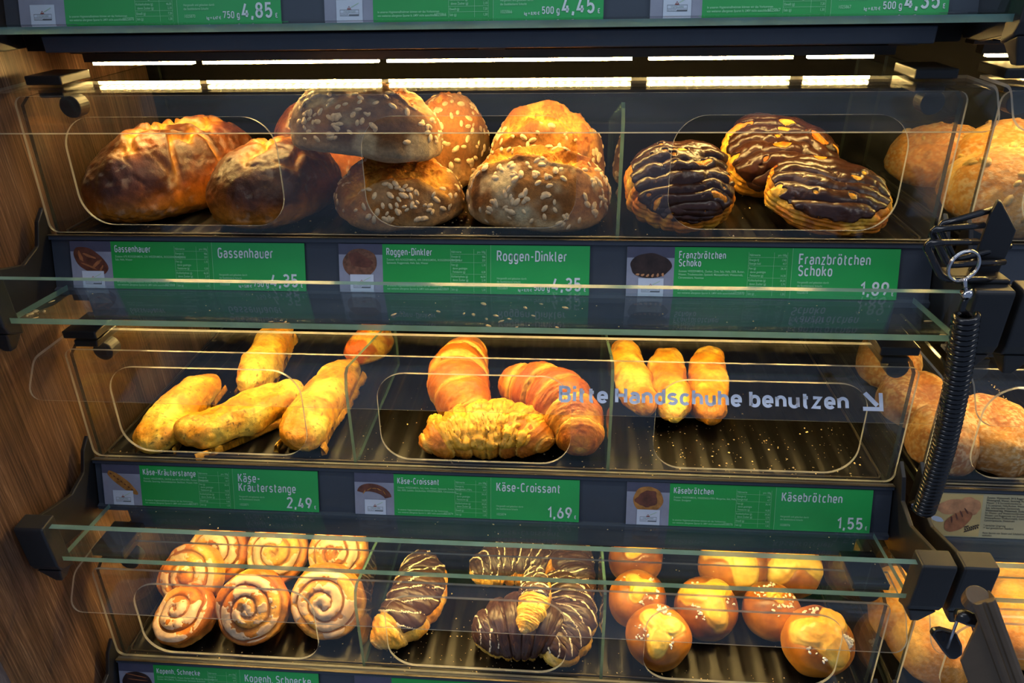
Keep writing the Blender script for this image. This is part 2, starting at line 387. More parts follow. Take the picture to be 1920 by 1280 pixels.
def seeded_loaf(root, seed, L, W, H, n_flakes=170, tear=0.5, grey=0.3, base=(206, 160, 100)):
    P = sup(230, 140, L/2, W/2, H*0.72, H*0.28, 0.92, 0.9, 0.5); N = normals(P)
    P = P+N*((fbm(P, 13, 3, seed)-0.5)*0.018)[..., None]; N = normals(P)
    x, y = P[..., 0], P[..., 1]; top = sstep(0.2*H, 0.45*H, P[..., 2])
    band = np.abs(y+0.06*W+0.06*(fbm(P, 20, 3, seed+3)-0.5)); tm = (1-sstep(tear*0.16*W, tear*0.3*W+0.006, band))*top*(1-sstep(0.62, 0.9, np.abs(x)/(L/2)))
    rag = fbm(P, 55, 5, seed+4, 0.65); lip = np.exp(-((band-tear*0.28*W)/0.005)**2)*top*(1-sstep(0.6, 0.85, np.abs(x)/(L/2)))
    d = tm*(-0.006+0.026*(rag-0.5)) + 0.005*lip + (fbm(P, 120, 3, seed+5)-0.5)*0.0022
    P = settle(P+N*d[..., None]); N = normals(P)
    n1 = fbm(P, 24, 4, seed+9)
    col = mixc(C(160, 104, 50), C(100, 64, 34), sstep(0.32, 0.66, n1))
    col = mixc(col, C(170, 146, 112), sstep(0.45, 0.7, fbm(P, 40, 3, seed+13))*grey*1.5)
    low = 1-sstep(0.03*H, 0.36*H, P[..., 2]); col = mixc(col, C(*base), low*0.8)
    col = mixc(col, mixc(C(232, 168, 66), C(178, 106, 30), sstep(0.4, 0.6, rag)), tm)
    body('crust', P, col, MAT['rye'], root)
    prob = (1-tm)*sstep(0.12*H, 0.3*H, P[..., 2])*sstep(0.35, 0.55, fbm(P, 18, 2, seed+31)+0.12)
    flakes('oat_flakes', P, N, prob+1e-6, n_flakes, 0.0080, MAT['flake'], root, seed, 0.17)
    return P, N

def croissant_surf(seed, R, span, rmax, nb=3.4, flat=0.86, steps=1.0):
    m, n = 190, 90
    s = np.linspace(-1, 1, m)[:, None]; a = np.linspace(0, 2*np.pi, n, endpoint=False)[None, :]
    rad = rmax*np.sqrt(np.clip(1-np.abs(s)**1.8, 0, 1))*0.84+rmax*0.16*(1-np.abs(s)**8)
    rng = random.Random(seed); ph = rng.uniform(-0.15, 0.15)
    q = np.abs(s+0.03*np.sin(a+seed))*nb + 0.16*np.cos(a*1.0+1.2+np.sign(s)*0.6)+ph + 0*a
    saw = q-np.floor(q)
    mod = 1+steps*(0.13*np.sin(np.pi*saw)**0.8+0.16*(1-saw)-0.14)
    r = rad*mod; phi = s*span/2
    cx, cy = R*np.sin(phi), R*np.cos(phi)-R; tx, ty = np.cos(phi), -np.sin(phi)
    px = cx + (ty*0-0)*0; nx, ny = np.sin(phi), np.cos(phi)
    zz = np.sin(a)*r*flat; rr = np.cos(a)*r
    P = np.stack([cx+nx*rr, cy+ny*rr, zz+0*s], -1)
    base = rmax*flat*0.72; P[..., 2] = np.where(P[..., 2] < -base*0.8, -base*0.8+(P[..., 2]+base*0.8)*0.25, P[..., 2])
    P[..., 2] -= P[..., 2].min(); N = normals(P)
    P = P+N*((fbm(P, 40, 3, seed)-0.5)*0.006)[..., None]; N = normals(P)
    lay = np.abs(np.sin(np.pi*(q*3.2+0.8*fbm(P, 50, 2, seed+3)))); fl_ = fbm(np.stack([q*0.05+0*P[..., 0], P[..., 1]*0.5, P[..., 2]*0.5], -1), 260, 4, seed+5, 0.6); P = P+N*((lay*0.0005+(fl_-0.5)*0.0030)*steps)[..., None]
    P = settle(P); N = normals(P)
    crease = np.clip(1-np.minimum(saw, 1-saw)/0.16, 0, 1)*steps
    return P, N, saw, crease, s+0*a, a+0*s
def croissant(root, seed, R=0.055, span=2.6, rmax=0.03, tone=0.5, nb=3.4, cheesy=False, name='crust'):
    P, N, saw, crease, s, a = croissant_surf(seed, R, span, rmax, nb)
    n1 = fbm(P, 30, 4, seed+2); z = P[..., 2]/P[..., 2].max()
    col = mixc(C(246, 196, 76), C(228, 150, 34), sstep(0.25, 0.6, n1+z*0.15))
    col = mixc(col, C(188, 106, 30), sstep(0.42, 0.75, n1*0.6+fbm(P, 130, 4, seed+21, 0.6)*0.22+z*0.22*tone+np.sin(np.pi*saw)*0.16)*tone*1.7)
    col = mixc(col, C(250, 212, 104), crease*0.5)
    body(name, P, col, MAT['puff'], root)
    if cheesy:
        mk = sstep(0.45, 0.6, fbm(P, 46, 4, seed+40, 0.6)+0.14*z)*sstep(0.35, 0.6, z)*(1-sstep(0.6, 0.85, np.abs(s)))
        coat('melted_cheese', P, N, mk*(0.5+fbm(P, 160, 3, seed+41)), MAT['cheese'], root, 0.005)
    return P, N, s, a
def choc_croissant(root, seed, R=0.055, span=2.4, rmax=0.031, bare=0.35, cover=1.0):
    P, N, saw, crease, s, a = croissant_surf(seed, R, span, rmax, 3.2)
    n1 = fbm(P, 30, 4, seed+2); z = P[..., 2]/P[..., 2].max()
    col = mixc(C(244, 198, 88), C(222, 150, 44), sstep(0.3, 0.62, n1)); col = mixc(col, C(250, 222, 152), crease*0.5)
    body('crust', P, col, MAT['puff'], root)
    edge = 0.50+0.24*(fbm(P, 26, 3, seed+7)-0.5)
    mk = sstep(edge, edge+0.06, z)*(1-sstep(1-bare, 1-bare+0.05, s+0.12*(n1-0.5)))*cover
    coat('chocolate_coating', P, N, mk, MAT['chocm'], root, 0.0022, -0.001)
    d = np.abs(((s*5.2+0.9*np.sin(a*1.3+seed)+0.5*fbm(P, 20, 2, seed+19)) % 1.0)-0.5)
    line = (1-sstep(0.035, 0.075, d))*mk*sstep(0.5, 0.62, z)*sstep(0.44, 0.52, fbm(P, 14, 2, seed+23)+0.03)
    coat('white_drizzle', P, N, line, MAT['drizzle'], root, 0.0034, 0.0008, 0.1)
    return P, N

def stick(root, seed, L, w, h, bend=0.02, tone=0.5, taper=0.3, skirt=True, herbs=True, twist=0.0):
    m, n = 200, 84
    s = np.linspace(-1, 1, m)[:, None]; a = np.linspace(0, 2*np.pi, n, endpoint=False)[None, :]
    env = np.clip(1-np.abs(s)**7, 0, 1)**0.5*(1-taper*np.clip(s, 0, 1)**2)*(1-taper*0.35*np.clip(-s, 0, 1)**2)
    aa = a+twist*s
    rr_y = w/2*env*sgp(np.cos(aa), 0.85); rr_z = h/2*env*sgp(np.sin(aa), 0.85)
    P = np.stack([s*L/2+0*a, bend*(s**2-0.4)+rr_y, rr_z+0*s], -1); P[..., 2] -= P[..., 2].min()
    N = normals(P); P = P+N*((fbm(P, 26, 3, seed)-0.5)*0.018)[..., None]; N = normals(P)
    P = P+N*((fbm(P*np.array([0.45, 1, 1]), 90, 4, seed+4, 0.6)-0.5)*0.0048)[..., None]; P = settle(P); N = normals(P)
    n1 = fbm(P, 28, 4, seed+2); n2 = fbm(P, 90, 4, seed+6, 0.6); z = P[..., 2]/P[..., 2].max()
    col = mixc(C(248, 214, 92), C(236, 176, 44), sstep(0.3, 0.6, n1))
    ends = sstep(0.6, 1.0, np.abs(s)+0*a)
    col = mixc(col, C(196, 110, 20), sstep(0.5, 0.72, n1*0.5+n2*0.5+0.16*ends+0.1*z)*tone*1.7)
    if herbs: col = mixc(col, C(98, 84, 40), sstep(0.72, 0.78, fbm(P, 330, 2, seed+8))*0.7)
    body('crust', P, col, MAT['puff'], root)
    if skirt:
        rng = np.random.RandomState(seed); V = []; F = []; K = 120; t = np.linspace(-0.9, 0.9, K)
        for side in (-1, 1):
            wv = fbm(np.stack([t*L*0.5, 0*t+side, 0*t], -1), 34, 3, seed+50, 0.5)
            out = 0.006*sstep(0.40, 0.75, wv); o = len(V)
            for k in range(K):
                e = (1-taper*max(0, t[k])**2); yb = bend*(t[k]**2-0.4)+side*w/2*0.86*e; xx = t[k]*L/2; zz = 0.006+0.004*wv[k]
                V += [(xx, yb, zz+0.004), (xx, yb+side*out[k]*0.6, zz+0.001*rng.rand()), (xx, yb+side*out[k], 0.001+0.003*rng.rand()), (xx, yb, 0.0004)]
            for k in range(K-1):
                for i in range(3):
                    q = (o+k*4+i, o+(k+1)*4+i, o+(k+1)*4+i+1, o+k*4+i+1); F.append(q)
                F.append((o+k*4+3, o+(k+1)*4+3, o+(k+1)*4, o+k*4))
        me = bpy.data.meshes.new('melted_cheese'); me.from_pydata(V, [], F); me.update(); link_mesh('melted_cheese', me, MAT['cheese'], root, True)
    return P, N

def franz(root, seed, a=0.062, b=0.052, h=0.05, cover=0.85):
    P = sup(280, 160, a, b, h*0.7, h*0.3, 0.75, 0.7, 0.55); N = normals(P)
    P = P+N*((fbm(P, 20, 3, seed)-0.5)*0.018)[..., None]; N = normals(P); zs = P[..., 2]/P[..., 2].max(); xs = P[..., 0]/a
    q = P[..., 1]/0.0165+3.0*(fbm(P, 17, 3, seed+3)-0.5)+8; saw = q-np.floor(q); amp = 0.35+0.9*fbm(np.stack([P[..., 0], 0*q, np.floor(q)*0.37], -1), 30, 2, seed+8)
    ridge = np.sin(np.pi*saw)**0.7*amp; side = 1-sstep(0.35, 0.7, zs); lay = np.abs(np.sin(P[..., 2]*520+4*fbm(P, 30, 2, seed+5)))
    P = settle(P+N*(0.0072*ridge*(1-0.4*side)+side*lay*0.0026+(fbm(P, 110, 4, seed+6)-0.5)*0.0034)[..., None]); N = normals(P)
    n1 = fbm(P, 30, 4, seed+2); col = mixc(C(244, 186, 64), C(214, 126, 24), sstep(0.3, 0.62, n1)); col = mixc(col, C(150, 78, 28), sstep(0.55, 0.75, fbm(P, 60, 4, seed+12))*0.8)
    body('crust', P, col, MAT['puff'], root)
    e = 0.80-0.55*cover+0.50*(fbm(P*np.array([0.6, 1, 1]), 30, 4, seed+15, 0.6)-0.5)
    mk = sstep(e, e+0.05, zs-0.30*xs*xs)*(1-sstep(0.62, 0.66, fbm(P, 48, 3, seed+25)*(0.55+0.6*ridge)))
    coat('chocolate_glaze', P, N, mk*(0.75+0.5*(1-ridge)*fbm(P, 60, 3, seed+33)), MAT['choc'], root, 0.0030, -0.0012)
    return P, N

def snail(root, seed, R=0.056, h=0.034, ice=0.6):
    P = sup(240, 150, R, R*0.95, h*0.62, h*0.38, 1.0, 0.55, 0.5); N = normals(P)
    P = P+N*((fbm(P, 18, 3, seed)-0.5)*0.012)[..., None]; N = normals(P)
    r = np.hypot(P[..., 0], P[..., 1]); th = np.arctan2(P[..., 1], P[..., 0]); q = r/0.0160-th/(2*np.pi)+0.9*(fbm(P, 26, 3, seed+1)-0.5)
    saw = q-np.floor(q); up = sstep(0.45, 0.75, P[..., 2]/P[..., 2].max())
    g = np.sin(np.pi*saw)**0.6; dome = 0.008*np.exp(-(r/(R*0.55))**2)
    P = settle(P+N*(up*(0.0050*g-0.003)+(fbm(P, 60, 4, seed+4)-0.5)*0.004+0*dome)[..., None]+np.stack([0*r, 0*r, up*dome], -1)); N = normals(P)
    n1 = fbm(P, 30, 4, seed+3); col = mixc(C(244, 182, 84), C(206, 118, 36), sstep(0.3, 0.62, n1))
    col = mixc(col, C(138, 78, 38), up*(1-sstep(0.06, 0.24, np.minimum(saw, 1-saw)))*0.7)
    out = sstep(0.75*R, 0.98*R, r); col = mixc(col, C(180, 104, 46), out*sstep(0.4, 0.65, n1)*0.7)
    body('crust', P, col, MAT['puff'], root)
    mk = up*sstep(0.45, 0.57, fbm(P, 52, 4, seed+7, 0.6)+0.06*g)*(1-0.8*out)*sstep(0.35, 0.6, g)
    coat('sugar_icing', P, N, mk, MAT['icing'], root, 0.0009, -0.0010)
    return P, N

def bun(root, seed, R=0.044, h=0.07, patch=0.7, nibs=40, rimtop=False):
    P = sup(170, 110, R, R*0.96, h*0.55, h*0.45, 1.0, 0.95, 0.62); N = normals(P)
    P = P+N*((fbm(P, 22, 3, seed)-0.5)*0.008)[..., None]; N = normals(P)
    r = np.hypot(P[..., 0], P[..., 1]); th = np.arctan2(P[..., 1], P[..., 0]); z = P[..., 2]/P[..., 2].max(); n1 = fbm(P, 30, 4, seed+3)
    lobes = 0.62+0.22*np.cos(3*th+seed)+0.3*(fbm(P, 40, 3, seed+5)-0.5)
    pm = (1-sstep(lobes*R*patch, lobes*R*patch+0.004, r))*sstep(0.55, 0.7, z)
    P = settle(P+N*(pm*(0.0025+(fbm(P, 120, 3, seed+6)-0.5)*0.003)-0.003*np.exp(-((r-lobes*R*patch)/0.004)**2)*sstep(0.55, 0.7, z))[..., None]); N = normals(P)
    col = mixc(C(196, 122, 34), C(120, 64, 16), sstep(0.3, 0.7, n1*0.8+0.14*z)); low = 1-sstep(0.1, 0.5, z); col = mixc(col, C(228, 164, 58), low*0.75)
    col = mixc(col, mixc(C(246, 206, 96), C(232, 174, 64), sstep(0.35, 0.6, n1)), pm)
    body('crust', P, col, MAT['lye'], root)
    if nibs:
        prob = (1-pm)*sstep(0.6, 0.75, z)*(1-sstep(0.6*R, 0.8*R, r))*sstep(0.45, 0.55, fbm(P, 35, 2, seed+12))
        flakes('sugar_nibs', P, N, prob+1e-7, nibs, 0.0036, MAT['salt'], root, seed, 0.6)
    return P, N

def plain_roll(root, seed, L, W, h, flour=0.5, tone=0.4, seeds=0, split=0.0, dark=0.0):
    P = sup(190, 110, L/2, W/2, h*0.66, h*0.34, 0.9, 0.85, 0.5); N = normals(P)
    P = P+N*((fbm(P, 18, 3, seed)-0.5)*0.013)[..., None]; N = normals(P)
    z = P[..., 2]/P[..., 2].max(); x, y = P[..., 0], P[..., 1]
    c = 0.03*(fbm(np.stack([x, 0*x, 0*x], -1), 40, 3, seed+1)-0.5); g = np.exp(-((y-c)/(0.12*W))**2)*sstep(0.5, 0.8, z)*split*(1-sstep(0.55, 0.85, np.abs(x)/(L/2)))
    rag = fbm(P, 90, 4, seed+4, 0.6)
    P = settle(P+N*(-0.005*g*(0.6+rag)+(fbm(P, 130, 3, seed+6)-0.5)*0.0022)[..., None]); N = normals(P)
    n1 = fbm(P, 24, 4, seed+3); col = mixc(C(230, 178, 92), C(190, 126, 54), sstep(0.3, 0.64, n1+0.1*tone)); col = mixc(col, C(168, 116, 64), 0*n1+dark)
    col = mixc(col, C(150, 92, 48), sstep(0.5, 0.75, fbm(P, 40, 4, seed+14)+0.12*tone)*tone); col = mixc(col, C(150, 84, 40), g*0.7*sstep(0.35, 0.55, rag))
    col = mixc(col, C(222, 200, 160), sstep(0.45, 0.62, fbm(P, 330, 2, seed+9))*(0.5+0.5*sstep(0.4, 0.6, fbm(P, 30, 2, seed+19)))*flour*(1-0.7*g))
    body('crust', P, col, MAT['soft'], root)
    if seeds: flakes('pumpkin_seeds', P, N, sstep(0.35, 0.55, z)+1e-6, seeds, 0.0105, MAT['pumpkin'], root, seed, 0.28)
    return P, N

# ------------------------------------------------------------------ the shop fitting
W = 0.95
TIER = {0: (0.1050, 0.5372), 1: (0.0518, 0.2704), 2: (0.0, 0.0), 3: (-0.0789, -0.2636)}
TNAME = {0: 'top', 1: 'upper', 2: 'middle', 3: 'lower'}
BACK = 0.36
NX = 0.980                      # the next unit along begins here
NW = 0.62
DIV = (0.325, 0.629)
TILT = 0.073

def wall(name, x0, x1, y0, y1, z0, z1, m):
    b = MB(); b.box(x0, x1, y0, y1, z0, z1); o = b.build(name, m); o['kind'] = 'structure'; return o
wall('wall_left', -0.05, -0.020, -0.200, 0.40, -0.75, 0.95, MAT['wood'])
wall('wall_back', -0.05, NX+NW+0.02, BACK, BACK+0.02, -0.75, 0.95, MAT['dark'])

def sheet(b, p0, p1, th, x0, x1, clear_back=False):
    """flat sheet spanning p0-p1 in the side view; faces material 0, sawn edges material 1"""
    (y0, z0), (y1, z1) = p0, p1; l = math.hypot(y1-y0, z1-z0); ny, nz = -(z1-z0)/l*th, (y1-y0)/l*th
    q = [(y0, z0), (y1, z1), (y1+ny, z1+nz), (y0+ny, z0+nz)]
    v = [(x, a, c) for x in (x0, x1) for (a, c) in q]
    b.add(v, [(0, 1, 5, 4), (2, 3, 7, 6)], 0); b.add(v, [(1, 2, 6, 5), (0, 3, 2, 1), (4, 5, 6, 7)], 1); b.add(v, [(3, 0, 4, 7)], 0 if clear_back else 1)

def rounded(x0, x1, z0, z1, r, n=10):
    pts = []
    for (cx, cz, a0) in ((x1-r, z1-r, 0), (x0+r, z1-r, 90), (x0+r, z0+r, 180), (x1-r, z0+r, 270)):
        for k in range(n+1):
            a = math.radians(a0+90*k/n); pts.append((cx+r*math.cos(a), cz+r*math.sin(a)))
    return pts
def holed_panel(name, outer, holes, th, parent=None, loc=(0, 0, 0)):
    bm = bmesh.new(); loops = []
    for poly in [outer]+holes:
        vsx = [bm.verts.new((x, 0, z)) for x, z in poly]; loops.append(vsx)
        for i in range(len(vsx)): bm.edges.new((vsx[i], vsx[(i+1) % len(vsx)]))
    bmesh.ops.triangle_fill(bm, use_beauty=True, use_dissolve=False, edges=bm.edges[:])
    fr = bm.faces[:]
    g = bmesh.ops.extrude_face_region(bm, geom=fr)
    bmesh.ops.translate(bm, verts=[e for e in g['geom'] if isinstance(e, bmesh.types.BMVert)], vec=(0, th, 0))
    bmesh.ops.recalc_face_normals(bm, faces=bm.faces)
    for f in bm.faces: f.material_index = 0 if abs(f.normal.y) > 0.9 else 1
    me = bpy.data.meshes.new(name); bm.to_mesh(me); bm.free()
    return link_mesh(name, me, [MAT['acryl'], MAT['aedge']], parent, loc=loc)

LIDP = {1: ((0.058, 0.1535), (-0.001, 0.1525), (-0.027, 0.117)), 2: ((0.040, 0.160), (-0.033, 0.160), (-0.061, 0.124)), 3: ((0.045, 0.163), (-0.009, 0.161), (-0.036, 0.124))}
LIDX = {1: (-0.016, 0.016), 2: (0.0, 0.0), 3: (-0.003, 0.003)}
def lid_mesh(name, prof, x0, x1, parent):
    """bent clear lid: sloping top, rounded fold, hanging flap with rounded lower corners"""
    H, B, Lw = (np.array(p) for p in prof); d1 = (H-B)/np.linalg.norm(H-B); d2 = (Lw-B)/np.linalg.norm(Lw-B); th = 0.003
    row = [(H, 0)]; r = 0.009; A = B+d1*r; D = B+d2*r
    for k in range(7):
        t = k/6; row.append(((1-t)**2*A+2*t*(1-t)*B+t*t*D, 0))
    ln = np.linalg.norm(Lw-B); rc = 0.016
    for k in range(7):
        a = math.pi/2*k/6; row.append((B+d2*(ln-rc+rc*math.sin(a)), rc*(1-math.cos(a))))
    n = len(row); pts = np.array([p for p, i in row]); tg = np.gradient(pts, axis=0); tg /= np.linalg.norm(tg, axis=1)[:, None]
    nm = np.stack([tg[:, 1], -tg[:, 0]], 1); nm = -nm if nm[0, 1] > 0 else nm
    v = []
    for k, (p, ins) in enumerate(row):
        q = p+nm[k]*th
        v += [(x0+ins, *p), (x1-ins, *p), (x1-ins, *q), (x0+ins, *q)]
    b = MB(); f0 = []; f1 = []
    for k in range(n-1):
        o, e = k*4, k*4+4
        f0 += [(o, o+1, e+1, e), (o+2, o+3, e+3, e+2)]; f1 += [(o+1, o+2, e+2, e+1), (o+3, o, e, e+3)]
    f1 += [(0, 3, 2, 1), ((n-1)*4, (n-1)*4+1, (n-1)*4+2, (n-1)*4+3)]
    b.add(v, f0, 0); o = b.build(name, [MAT['acryl'], MAT['aedge']], parent)
    me = o.data; bm = bmesh.new(); bm.from_mesh(me); bm.verts.ensure_lookup_table()
    for f in f1:
        nf = bm.faces.new([bm.verts[i] for i in f]); nf.material_index = 1
    bmesh.ops.recalc_face_normals(bm, faces=bm.faces)
    for f in bm.faces: f.smooth = False
    bm.to_mesh(me); bm.free(); return o

# ---- writing
def text_geo(s, size, bold=0.0, sx=0.82, align='LEFT', space=1.0):
    cu = bpy.data.curves.new('t', 'FONT'); cu.body = s; cu.size = size; cu.offset = bold*size; cu.align_x = align; cu.space_character = space
    cu.resolution_u = 3 if size < 0.008 else 6
    o = bpy.data.objects.new('t', cu); COL.objects.link(o)
    dg = bpy.context.evaluated_depsgraph_get(); me = o.evaluated_get(dg).to_mesh()
    v = [(p.co.x*sx, p.co.y) for p in me.vertices]; f = [tuple(p.vertices) for p in me.polygons]
    o.evaluated_get(dg).to_mesh_clear(); bpy.data.objects.remove(o); bpy.data.curves.remove(cu)
    return v, f

# ---- a plain sign-writer's alphabet drawn with even strokes
def _arc(cx, cy, rx, ry, a0, a1, n=9):
    return [(cx+rx*math.cos(math.radians(a0+(a1-a0)*k/n)), cy+ry*math.sin(math.radians(a0+(a1-a0)*k/n))) for k in range(n+1)]
def glyphs(t, wl=0.34, wu=0.40):
    X, H, w, U = 0.74-t, 1.0-t, wl, wu; r = w/2; R = U/2
    def stad(x0, w_, y0, y1, a0=0, a1=360):
        q = w_/2; qy = min(q*1.05, (y1-y0)/2); P = []; full = _arc(x0+q, y1-qy, q, qy, 0, 180)+_arc(x0+q, y0+qy, q, qy, 180, 360)
        return full+[full[0]] if (a0, a1) == (0, 360) else full
    def cee(w_, h, op):
        q = w_/2; return _arc(q, h-q, q, q, op, 180)+_arc(q, q, q, q, 180, 360-op)
    def ess(w_, h, a=25):
        q = w_/2; return _arc(q, h*0.755, q, h*0.245, a, 180)+_arc(q, h*0.755, q, h*0.245, 190, 250, 3)+_arc(q, h*0.245, q, h*0.245, 70, 0, 4)+_arc(q, h*0.245, q, h*0.245, -10, -180+a)
    arch = lambda x, ww, h: [(x, 0.0)]+[(x, h-ww/2)]+_arc(x+ww/2, h-ww/2, ww/2, ww/2, 180, 0)+[(x+ww, 0)]
    dot = lambda x, y: [(x-t*0.02, y-t*0.5), (x-t*0.02, y+t*0.5)]
    uml = [dot(w*0.2, H), dot(w*0.8, H)]
    A = [[(w, 0), (w, X-r)]+_arc(r, X-r, r, r, 0, 150), [(w, X*0.57)]+[(w*0.42, X*0.57)]+_arc(w*0.42, X*0.285, w*0.42, X*0.285, 90, 270)+[(w*0.6, 0), (w, X*0.14)]]
    O = [stad(0, w, 0, X)]
    g = {'a': (A, w), 'ä': (A+uml, w), 'o': (O, w), 'ö': (O+uml, w),
         'b': ([[(0, 0), (0, H)]]+O, w), 'd': ([[(w, 0), (w, H)]]+O, w), 'p': ([[(0, -0.26), (0, X)]]+O, w), 'q': ([[(w, -0.26), (w, X)]]+O, w),
         'g': (O+[[(w, X), (w, -0.08)]+_arc(r, -0.08, r, 0.17, 0, -150)], w), 'c': ([cee(w, X, 40)], w*0.95),
         'e': ([[(0.02, X*0.48), (w, X*0.48), (w, X-r)]+_arc(r, X-r, r, r, 0, 180)+_arc(r, r, r, r, 180, 325)], w),
         's': ([ess(w*0.94, X)], w*0.94), 'z': ([[(0, X), (w*0.92, X), (0, 0), (w*0.94, 0)]], w*0.94),
         'n': ([[(0, 0), (0, X)], arch(0, w, X)[1:]], w), 'h': ([[(0, 0), (0, H)], arch(0, w, X)[1:]], w),
         'm': ([[(0, 0), (0, X)], arch(0, w*0.9, X)[1:], arch(w*0.9, w*0.9, X)[1:]], w*1.8),
         'u': ([[(0, X), (0, r)]+_arc(r, r, r, r, 180, 360)+[(w, X)], [(w, X), (w, 0)]], w),
         'r': ([[(0, 0), (0, X)], [(0, X-r)]+_arc(r, X-r, r, r, 180, 70)], w*0.62), 'i': ([[(0, 0), (0, X)], dot(0, H)], 0.0), 'l': ([[(0, H), (0, 0.10)]+_arc(0.10, 0.10, 0.10, 0.10, 180, 270)], 0.10),
         't': ([[(0.09, H*0.94), (0.09, 0.11)]+_arc(0.20, 0.11, 0.11, 0.11, 180, 280), [(0, X), (0.26, X)]], 0.25), 'f': ([[(0.08, 0), (0.08, H-0.12)]+_arc(0.20, H-0.12, 0.12, 0.12, 180, 80), [(0, X), (0.25, X)]], 0.22),
         'k': ([[(0, 0), (0, H)], [(w*0.95, X), (0.02, X*0.40)], [(w*0.36, X*0.60), (w, 0)]], w),
         'B': ([[(0, 0), (0, H), (U-0.19, H)]+_arc(U-0.20, H*0.76, 0.18, H*0.24, 90, -90)+[(0, H*0.52)], [(U-0.17, H*0.52)]+_arc(U-0.18, H*0.26, 0.18, H*0.26, 90, -90)+[(0, 0)]], U),
         'C': ([cee(U, H, 32)], U), 'D': ([[(0, 0), (0, H), (U-R, H)]+_arc(U-R, H-R, R, R, 90, 0)+_arc(U-R, R, R, R, 0, -90)+[(0, 0)]], U), 'F': ([[(0, 0), (0, H), (U*0.92, H)], [(0, H*0.52), (U*0.8, H*0.52)]], U*0.9),
         'G': ([_arc(R, H-R, R, R, 30, 180)+_arc(R, R, R, R, 180, 360)+[(U, H*0.46), (U*0.52, H*0.46)]], U), 'H': ([[(0, 0), (0, H)], [(U, 0), (U, H)], [(0, H*0.52), (U, H*0.52)]], U), 'K': ([[(0, 0), (0, H)], [(U, H), (0.02, H*0.36)], [(U*0.36, H*0.58), (U*1.04, 0)]], U),
         'R': ([[(0, 0), (0, H), (U-0.2, H)]+_arc(U-0.2, H*0.745, 0.2, H*0.255, 90, -90)+[(0, H*0.49)], [(U*0.5, H*0.49), (U*1.02, 0)]], U), 'S': ([ess(U, H, 30)], U), 'M': ([[(0, 0), (0, H), (U*0.6, H*0.4), (U*1.2, H), (U*1.2, 0)]], U*1.2),
         '0': ([stad(0, U*0.95, 0, H)], U*0.95), '1': ([[(0, H*0.74), (0.20, H), (0.20, 0)]], 0.22), '2': ([_arc(R, H-R, R, R, 165, -25)+[(0, 0), (U, 0)]], U), '3': ([_arc(R, H*0.765, R*0.95, H*0.235, 150, -90)+[(R*0.8, H*0.53)], [(R, H*0.53)]+_arc(R, H*0.265, R, H*0.265, 90, -155)], U),
         '4': ([[(U*0.55, H), (0, H*0.22), (U*1.05, H*0.22)], [(U*0.74, H*0.5), (U*0.74, 0)]], U), '5': ([[(U*0.95, H), (0.04, H), (0.02, H*0.52)]+_arc(R, H*0.31, R, H*0.31, 125, -150)], U), '6': ([stad(0, U, 0, H*0.60), [(0.0, H*0.33), (0.03, H*0.45), (U*0.62, H)]], U), '7': ([[(0, H*0.88), (0, H), (U, H), (U*0.3, 0)]], U),
         '8': ([stad(0.02, U-0.04, H*0.52, H), stad(0, U, 0, H*0.52)], U), '9': ([stad(0, U, H*0.40, H), [(U, H*0.67), (U-0.03, H*0.55), (U*0.38, 0)]], U), ',': ([[(0.03, 0.06), (-0.01, -0.18)]], 0.04), '.': ([dot(0, t*0.0)], 0.0), '-': ([[(0, H*0.42), (0.24, H*0.42)]], 0.24),
         '€': ([cee(U, H, 38), [(-0.08, H*0.40), (U*0.62, H*0.40)], [(-0.08, H*0.60), (U*0.7, H*0.60)]], U)}
    return g
def stroke_text(s, size, t=0.15, sx=1.0, gap=0.13, wl=0.34, wu=0.40):
    """letters as flat strips; size = height of a capital; returns vertices, faces, width"""
    G = glyphs(t, wl, wu); V = []; F = []; x = t/2
    for ch in s:
        if ch == ' ': x += 0.30; continue
        strokes, wd = G[ch]
        for pl in strokes:
            P = [np.array(p) for i, p in enumerate(pl) if i == 0 or math.hypot(p[0]-pl[i-1][0], p[1]-pl[i-1][1]) > 1e-6]; closed = np.linalg.norm(P[0]-P[-1]) < 1e-6 and len(P) > 3; n = len(P); o = len(V)
            for i in range(n):
                a = P[i]-P[i-1] if i else (P[0]-P[-2] if closed else P[1]-P[0]); b_ = P[i+1]-P[i] if i < n-1 else (P[1]-P[0] if closed else P[-1]-P[-2])
                a = a/np.linalg.norm(a); b_ = b_/np.linalg.norm(b_); nn = np.array([-(a+b_)[1], (a+b_)[0]]); l = np.linalg.norm(nn); nn = nn/l if l > 1e-6 else np.array([-a[1], a[0]])
                k = min(1.0/max(0.35, abs(nn@np.array([-a[1], a[0]]))), 1.6)*t/2
                for sg in (1, -1): q = P[i]+nn*k*sg; V.append(((x+q[0])*size*sx, (q[1]+t/2)*size))
            F += [(o+2*i, o+2*i+2, o+2*i+3, o+2*i+1) for i in range(n-1)]
        x += wd+t+gap
    return V, F, (x-gap-t/2)*size*sx

